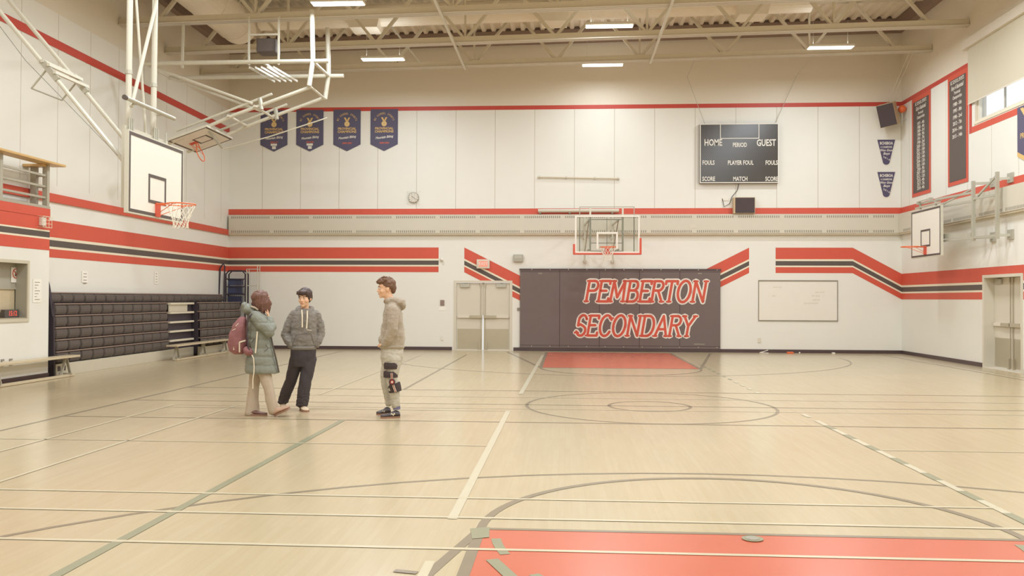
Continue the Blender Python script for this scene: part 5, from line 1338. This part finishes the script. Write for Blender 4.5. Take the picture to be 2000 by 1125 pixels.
for k in range(12):                                 # hood folded down the back
    a = k/11; m.sphere(Q(1218+a*120, 228-math.sin(a*3.1)*22+a*26, (-.09 if k % 2 else .09)*(1-.3*a)), .040, 'skin', 10, 7)
m.sphere(Q(1312, 236, 0), (.088, .125, .060), 'skin', 16, 10, Matrix.Rotation(R(-14), 3, 'Y')); m.sphere(Q(1335, 260, 0), (.045, .09, .06), 'skin')
m.sphere(Q(1190, 510, 0), (.055, .12, .07), 'skin')
hd = fuse(m, 'hoodie', 'hoodie_taupe', p3, .0085, 3, lambda c: wr(8, .011, 1, 1, 1.3)(c)+wr(24, .004, 1, 1, 2)(c))
m = MB(); rings(m, [(*Q(1260, 574), .160, .165), (*Q(1260, 560), .172, .175), (*Q(1260, 548), .170, .172)], 28, 'hoodie_taupe'); m.build('hem_rib', hd, smooth=True)
m = MB(); m.tube([Q(1203, 530, -.175), Q(1212, 548, -.15)], .03, 'hoodie_taupe', n=10); m.build('cuff', hd, smooth=True)
m = MB()
rings(m, [(*Q(1262, 690), .135, .165), (*Q(1262, 630), .155, .175), (*Q(1262, 590), .152, .165), (*Q(1260, 545), .148, .155)])
cap_chain(m, [Q(1275, 650, -.09), Q(1258, 780, -.10), Q(1268, 840, -.10), Q(1284, 920, -.10), Q(1290, 985, -.10)], [.105, .083, .076, .066, .055])
cap_chain(m, [Q(1245, 650, .09), Q(1218, 775, .09), Q(1222, 840, .09), Q(1235, 920, .09), Q(1240, 975, .09)], [.105, .080, .074, .062, .055])
fuse(m, 'trousers', 'pants_grey', p3, .0085, 3, lambda c: wr(9, .009, 1, 1, .8)(c)+wr(22, .005, 1, 1, 2.4)(c))
so = shoe('shoe', Q(1322, 1073, -.10), Q(1182, 1073, -.14), .10, .085, 'sneaker_black', p3, sole_m='sole')
mk = MB(); c = Q(1268, 1046, -.16)
for a, b in (((-.026, -.016), (-.016, .022)), ((-.016, .022), (.010, -.016)), ((.010, -.016), (.020, .022)), ((-.032, .0), (.028, .008)), ((.020, .022), (.030, .0))): mk.bar(c+Vector((a[0], 0, a[1])), c+Vector((b[0], 0, b[1])), .008, .006, 'strap_white', up=(0, 1, 0))
mk.build('shoe_logo', so)
so = shoe('shoe', Q(1255, 1060, .10), Q(1150, 1064, .06), .10, .085, 'sneaker_black', p3, sole_m='sole')
mk = MB(); c = Q(1200, 1036, .035)
for a, b in (((-.020, -.012), (-.010, .016)), ((-.010, .016), (.012, -.012)), ((.012, -.012), (.020, .016))): mk.bar(c+Vector((a[0], 0, a[1])), c+Vector((b[0], 0, b[1])), .007, .006, 'strap_white', up=(0, 1, 0))
mk.build('shoe_logo', so)
m = MB(); m.tube([Q(1297, 1012, -.10), Q(1296, 990, -.10)], .050, 'sock', n=14); m.build('sock', p3)
# knee brace on the near leg
br = thing('knee_brace', 'black hinged knee brace with red and white side bars on the tall boy\'s near leg', 'knee brace')
def pad(c, rx, ry, h, tilt=0):
    mm = MB(); o = Vector(c)
    for k, z in enumerate((-h/2, h/2)): pass
    mm.tube([o+Vector((tilt*h/2*-1, 0, -h/2)), o, o+Vector((tilt*h/2, 0, h/2))], [rx*.96, rx, rx*.97], 'brace_black', n=18, r2=None); return mm
pad(Q(1258, 695, -.10), .104, .1, .085).build('thigh_strap', br); pad(Q(1252, 758, -.10), .098, .09, .080).build('thigh_strap', br); pad(Q(1280, 853, -.10), .090, .08, .115, -.2).build('calf_strap', br)
m = MB(); a, b, c = Q(1257, 720, -.215), Q(1262, 808, -.207), Q(1288, 880, -.202)
m.bar(Q(1258, 745, -.212), b, .026, .012, 'strap_white', up=(0, 1, 0)); m.bar(b, c, .028, .012, 'strap_white', up=(0, 1, 0)); m.bar(Q(1258, 745, -.220), b+Vector((0, -.008, 0)), .010, .006, 'brace_red', up=(0, 1, 0)); m.bar(b+Vector((0, -.008, 0)), c+Vector((0, -.008, 0)), .008, .006, 'brace_red', up=(0, 1, 0)); m.build('side_bar', br)
m = MB(); m.disc(b+Vector((0, -.004, 0)), .042, .016, (0, 1, 0), 'brace_black', 22); m.disc(b+Vector((0, -.014, 0)), .030, .008, (0, 1, 0), 'brace_red', 20); m.disc(b+Vector((0, -.020, 0)), .014, .006, (0, 1, 0), 'strap_white', 16); m.build('hinge', br)
P3W = at(762, 814, Z=0)
place(p3, P3W, 'tall person in a taupe hoodie and grey sweatpants standing in profile facing left')
br.matrix_basis = world_frame(P3W)

# ---------------- person 1: girl in a long green parka walking, backpack, seen from the side
s_, rx_, gy_ = .001855, 265, 1066
HM = Matrix.Translation(Q(285, 228, .0)) @ Matrix.Rotation(R(112), 4, 'Z') @ Matrix.Rotation(R(-10), 4, 'X') @ HSC
m = MB(); head_prims(m, HM)
cap_chain(m, [Q(275, 255), Q(258, 310), Q(250, 340)], [.050, .055, .065])
rings(m, [(*Q(262, 560), .10, .14), (*Q(258, 450), .10, .13), (*Q(254, 360), .105, .16), (*Q(252, 325), .08, .13)])
rings(m, [(*Q(262, 690), .11, .145), (*Q(262, 560), .11, .145)])
cap_chain(m, [Q(246, 350, -.16), Q(335, 455, -.17), Q(326, 345, -.08)], [.050, .040, .027]); cap_chain(m, [Q(246, 350, .16), Q(285, 480, .20), Q(330, 560, .15)], [.050, .040, .027])
hand_prims(m, Q(327, 345, -.075), (-.10, .22, 1), (-1, .1, 0), 1, .35, .165); hand_prims(m, Q(332, 562, .145), (.2, -.2, -1), (-1, 0, 0), 1, .5, .165)
cap_chain(m, [Q(240, 700, .09), Q(231, 860, .10), Q(222, 1035, .10)], [.070, .052, .036]); cap_chain(m, [Q(292, 700, -.08), Q(334, 860, -.11), Q(372, 1030, -.12)], [.070, .052, .036])
p1 = fuse(m, 'person', 'skin', None, .0075, 3)
face_parts(HM, p1, hair='hair_long')
m = MB()
HS(m, HM, (0, .022, .052), (.092, .108, .084)); HS(m, HM, (0, .065, -.02), (.088, .062, .10)); HS(m, HM, (.068, .005, -.03), (.028, .07, .10)); HS(m, HM, (-.068, .005, -.03), (.028, .07, .10))
random.seed(11)
for k in range(30):
    a = k/29; cx = 212+a*128; dpt = -.085*math.sin(a*3.1)-.01+random.uniform(-.012, .012); top = Q(262+a*50, 190+random.uniform(-8, 8), dpt*1.0)
    m.tube([top, Q(cx+(8 if a < .5 else 0), 250, dpt*1.15), Q(cx+random.uniform(-6, 6)+(6 if a < .4 else 0), 308+random.uniform(-14, 22)-abs(a-.5)*14, dpt*1.05)], [.024, .024, .008], 'skin', n=7)
for k in range(10): a = k/9; m.tube([Q(262+a*40, 195, .07), Q(220+a*100, 250, .085), Q(222+a*95, 290, .08)], [.024, .022, .008], 'skin', n=7)
fuse(m, 'hair', 'hair_long', p1, .006, 2, wr(26, .009, 1.6, 1.6, .35))
# parka
m = MB()
rings(m, [(*Q(290, 757), .218, .215), (*Q(288, 742), .222, .222), (*Q(280, 690), .205, .215), (*Q(274, 620), .182, .21), (*Q(268, 550), .168, .205), (*Q(264, 470), .158, .20), (*Q(260, 400), .150, .205), (*Q(254, 345), .128, .20), (*Q(250, 318), .095, .14), (*Q(252, 300), .07, .09)])
cap_chain(m, [Q(240, 348, -.165), Q(285, 400, -.195), Q(332, 448, -.195), Q(345, 420, -.16), Q(338, 368, -.11)], [.088, .084, .080, .070, .052])
cap_chain(m, [Q(240, 348, .165), Q(265, 420, .20), Q(290, 480, .20), Q(325, 550, .15)], [.085, .078, .074, .055])
m.sphere(Q(188, 292, 0), (.092, .13, .075), 'skin', 16, 10, Matrix.Rotation(R(38), 3, 'Y')); m.sphere(Q(160, 262, 0), (.045, .10, .045), 'skin'); m.sphere(Q(218, 312, 0), (.10, .13, .05), 'skin', 16, 10, Matrix.Rotation(R(25), 3, 'Y'))
def quilt(c):
    q = abs(math.sin(math.pi*(c.z+.05*c.x)/.115))**.55*.013-.008 if c.z < 1.36 else 0
    return q+wr(11, .007)(c)+wr(28, .003)(c)
pk = fuse(m, 'parka', 'parka', p1, .0085, 3, quilt)
m = MB(); m.tube([Q(345, 478, -.12), Q(362, 560, -.13), Q(386, 660, -.14), Q(404, 748, -.15)], .012, 'parka_trim', n=6); m.build('front_edge', pk)
m = MB(); m.tube([Q(255, 295, -.10), Q(232, 278, -.115), Q(205, 270, -.11)], .014, 'pants_beige', n=7); m.build('hood_trim', pk)
m = MB(); m.tube([Q(310, 545, -.21), Q(328, 570, -.205), Q(302, 590, -.215)], .005, 'parka_trim', n=5); m.tube([Q(232, 500, -.212), Q(212, 530, -.212)], .005, 'parka_trim', n=5); m.build('pocket_edge', pk)
m = MB()
cap_chain(m, [Q(240, 700, .09), Q(236, 800, .10), Q(230, 860, .10), Q(223, 960, .10), Q(220, 1040, .10)], [.088, .076, .070, .084, .098]); cap_chain(m, [Q(292, 700, -.08), Q(318, 800, -.10), Q(334, 860, -.11), Q(352, 950, -.12), Q(368, 1020, -.12)], [.090, .080, .072, .070, .074]); rings(m, [(*Q(221, 1064, .10), .100, .095), (*Q(221, 1040, .10), .102, .098)])
fuse(m, 'trousers', 'pants_beige', p1, .0085, 3, lambda c: wr(9, .009, 1, 1, .7)(c))
shoe('shoe', Q(196, 1066, .06), Q(326, 1066, -.02), .10, .07, 'shoe_brown', p1)
shoe('shoe', Q(378, 1074, -.14)+Vector((0, 0, .02)), Q(486, 1006, -.20), .105, .085, 'shoe_tan', p1, up=(-.45, 0, .9))
P1W = at(505, 812, Z=0)
place(p1, P1W, 'person in a long green-grey parka stepping right with one hand at the face')
# backpack and its straps
bp = thing('backpack', 'maroon backpack with pale straps worn over the green parka', 'backpack')
m = MB()
rings(m, [(*Q(125, 615, .0), .06, .10), (*Q(120, 590, .0), .115, .15), (*Q(118, 540, .0), .130, .165), (*Q(122, 470, .0), .122, .165), (*Q(134, 400, .0), .095, .15), (*Q(146, 358, .0), .055, .12), (*Q(150, 345, .0), .03, .08)])
fuse(m, 'pack_body', 'maroon', bp, .009, 4, lambda c: wr(9, .012)(c))
m = MB(); m.sphere(Q(98, 560, 0), (.07, .13, .09), 'skin'); m.sphere(Q(190, 590, -.17), (.075, .06, .055), 'skin', 14, 9, Matrix.Rotation(R(40), 3, 'Y')); fuse(m, 'front_pocket', 'maroon', bp, .009, 3, wr(14, .008))
m = MB(); m.tube([Q(228, 318, -.20), Q(196, 335, -.225), Q(182, 380, -.225), Q(180, 470, -.215), Q(190, 560, -.21), Q(206, 600, -.21)], .016, 'strap_black', n=8, r2=.010); m.tube([Q(222, 318, .18), Q(190, 340, .21), Q(180, 450, .20), Q(190, 590, .20)], .016, 'strap_black', n=8); m.split('shoulder_strap', bp)
m = MB(); m.tube([Q(252, 448, -.225), Q(249, 490, -.228), Q(240, 603, -.222)], .011, 'strap_white', n=6, r2=.005); m.tube([Q(216, 615, -.215), Q(228, 640, -.235), Q(232, 700, -.24), Q(231, 740, -.25), Q(224, 790, -.25), Q(225, 855, -.25)], .009, 'strap_white', n=6, r2=.005); m.split('loose_strap', bp)
m = MB(); m.tube([Q(172, 514, -.17), Q(130, 526, -.175)], .010, 'strap_white', n=6); m.tube([Q(130, 526, -.175), Q(131, 597, -.17)], .010, 'strap_white', n=6); m.split('pocket_strap', bp)
m = MB(); m.tube([Q(82, 442, -.10), Q(100, 432, -.135), Q(118, 418, -.14), Q(128, 398, -.14), Q(122, 392, -.14), Q(104, 412, -.13)], .008, 'strap_white', n=6); m.tube([Q(82, 545, -.12), Q(92, 560, -.14), Q(92, 580, -.14)], .009, 'strap_white', n=6); m.build('cord_loop', bp)
bp.matrix_basis = world_frame(P1W)
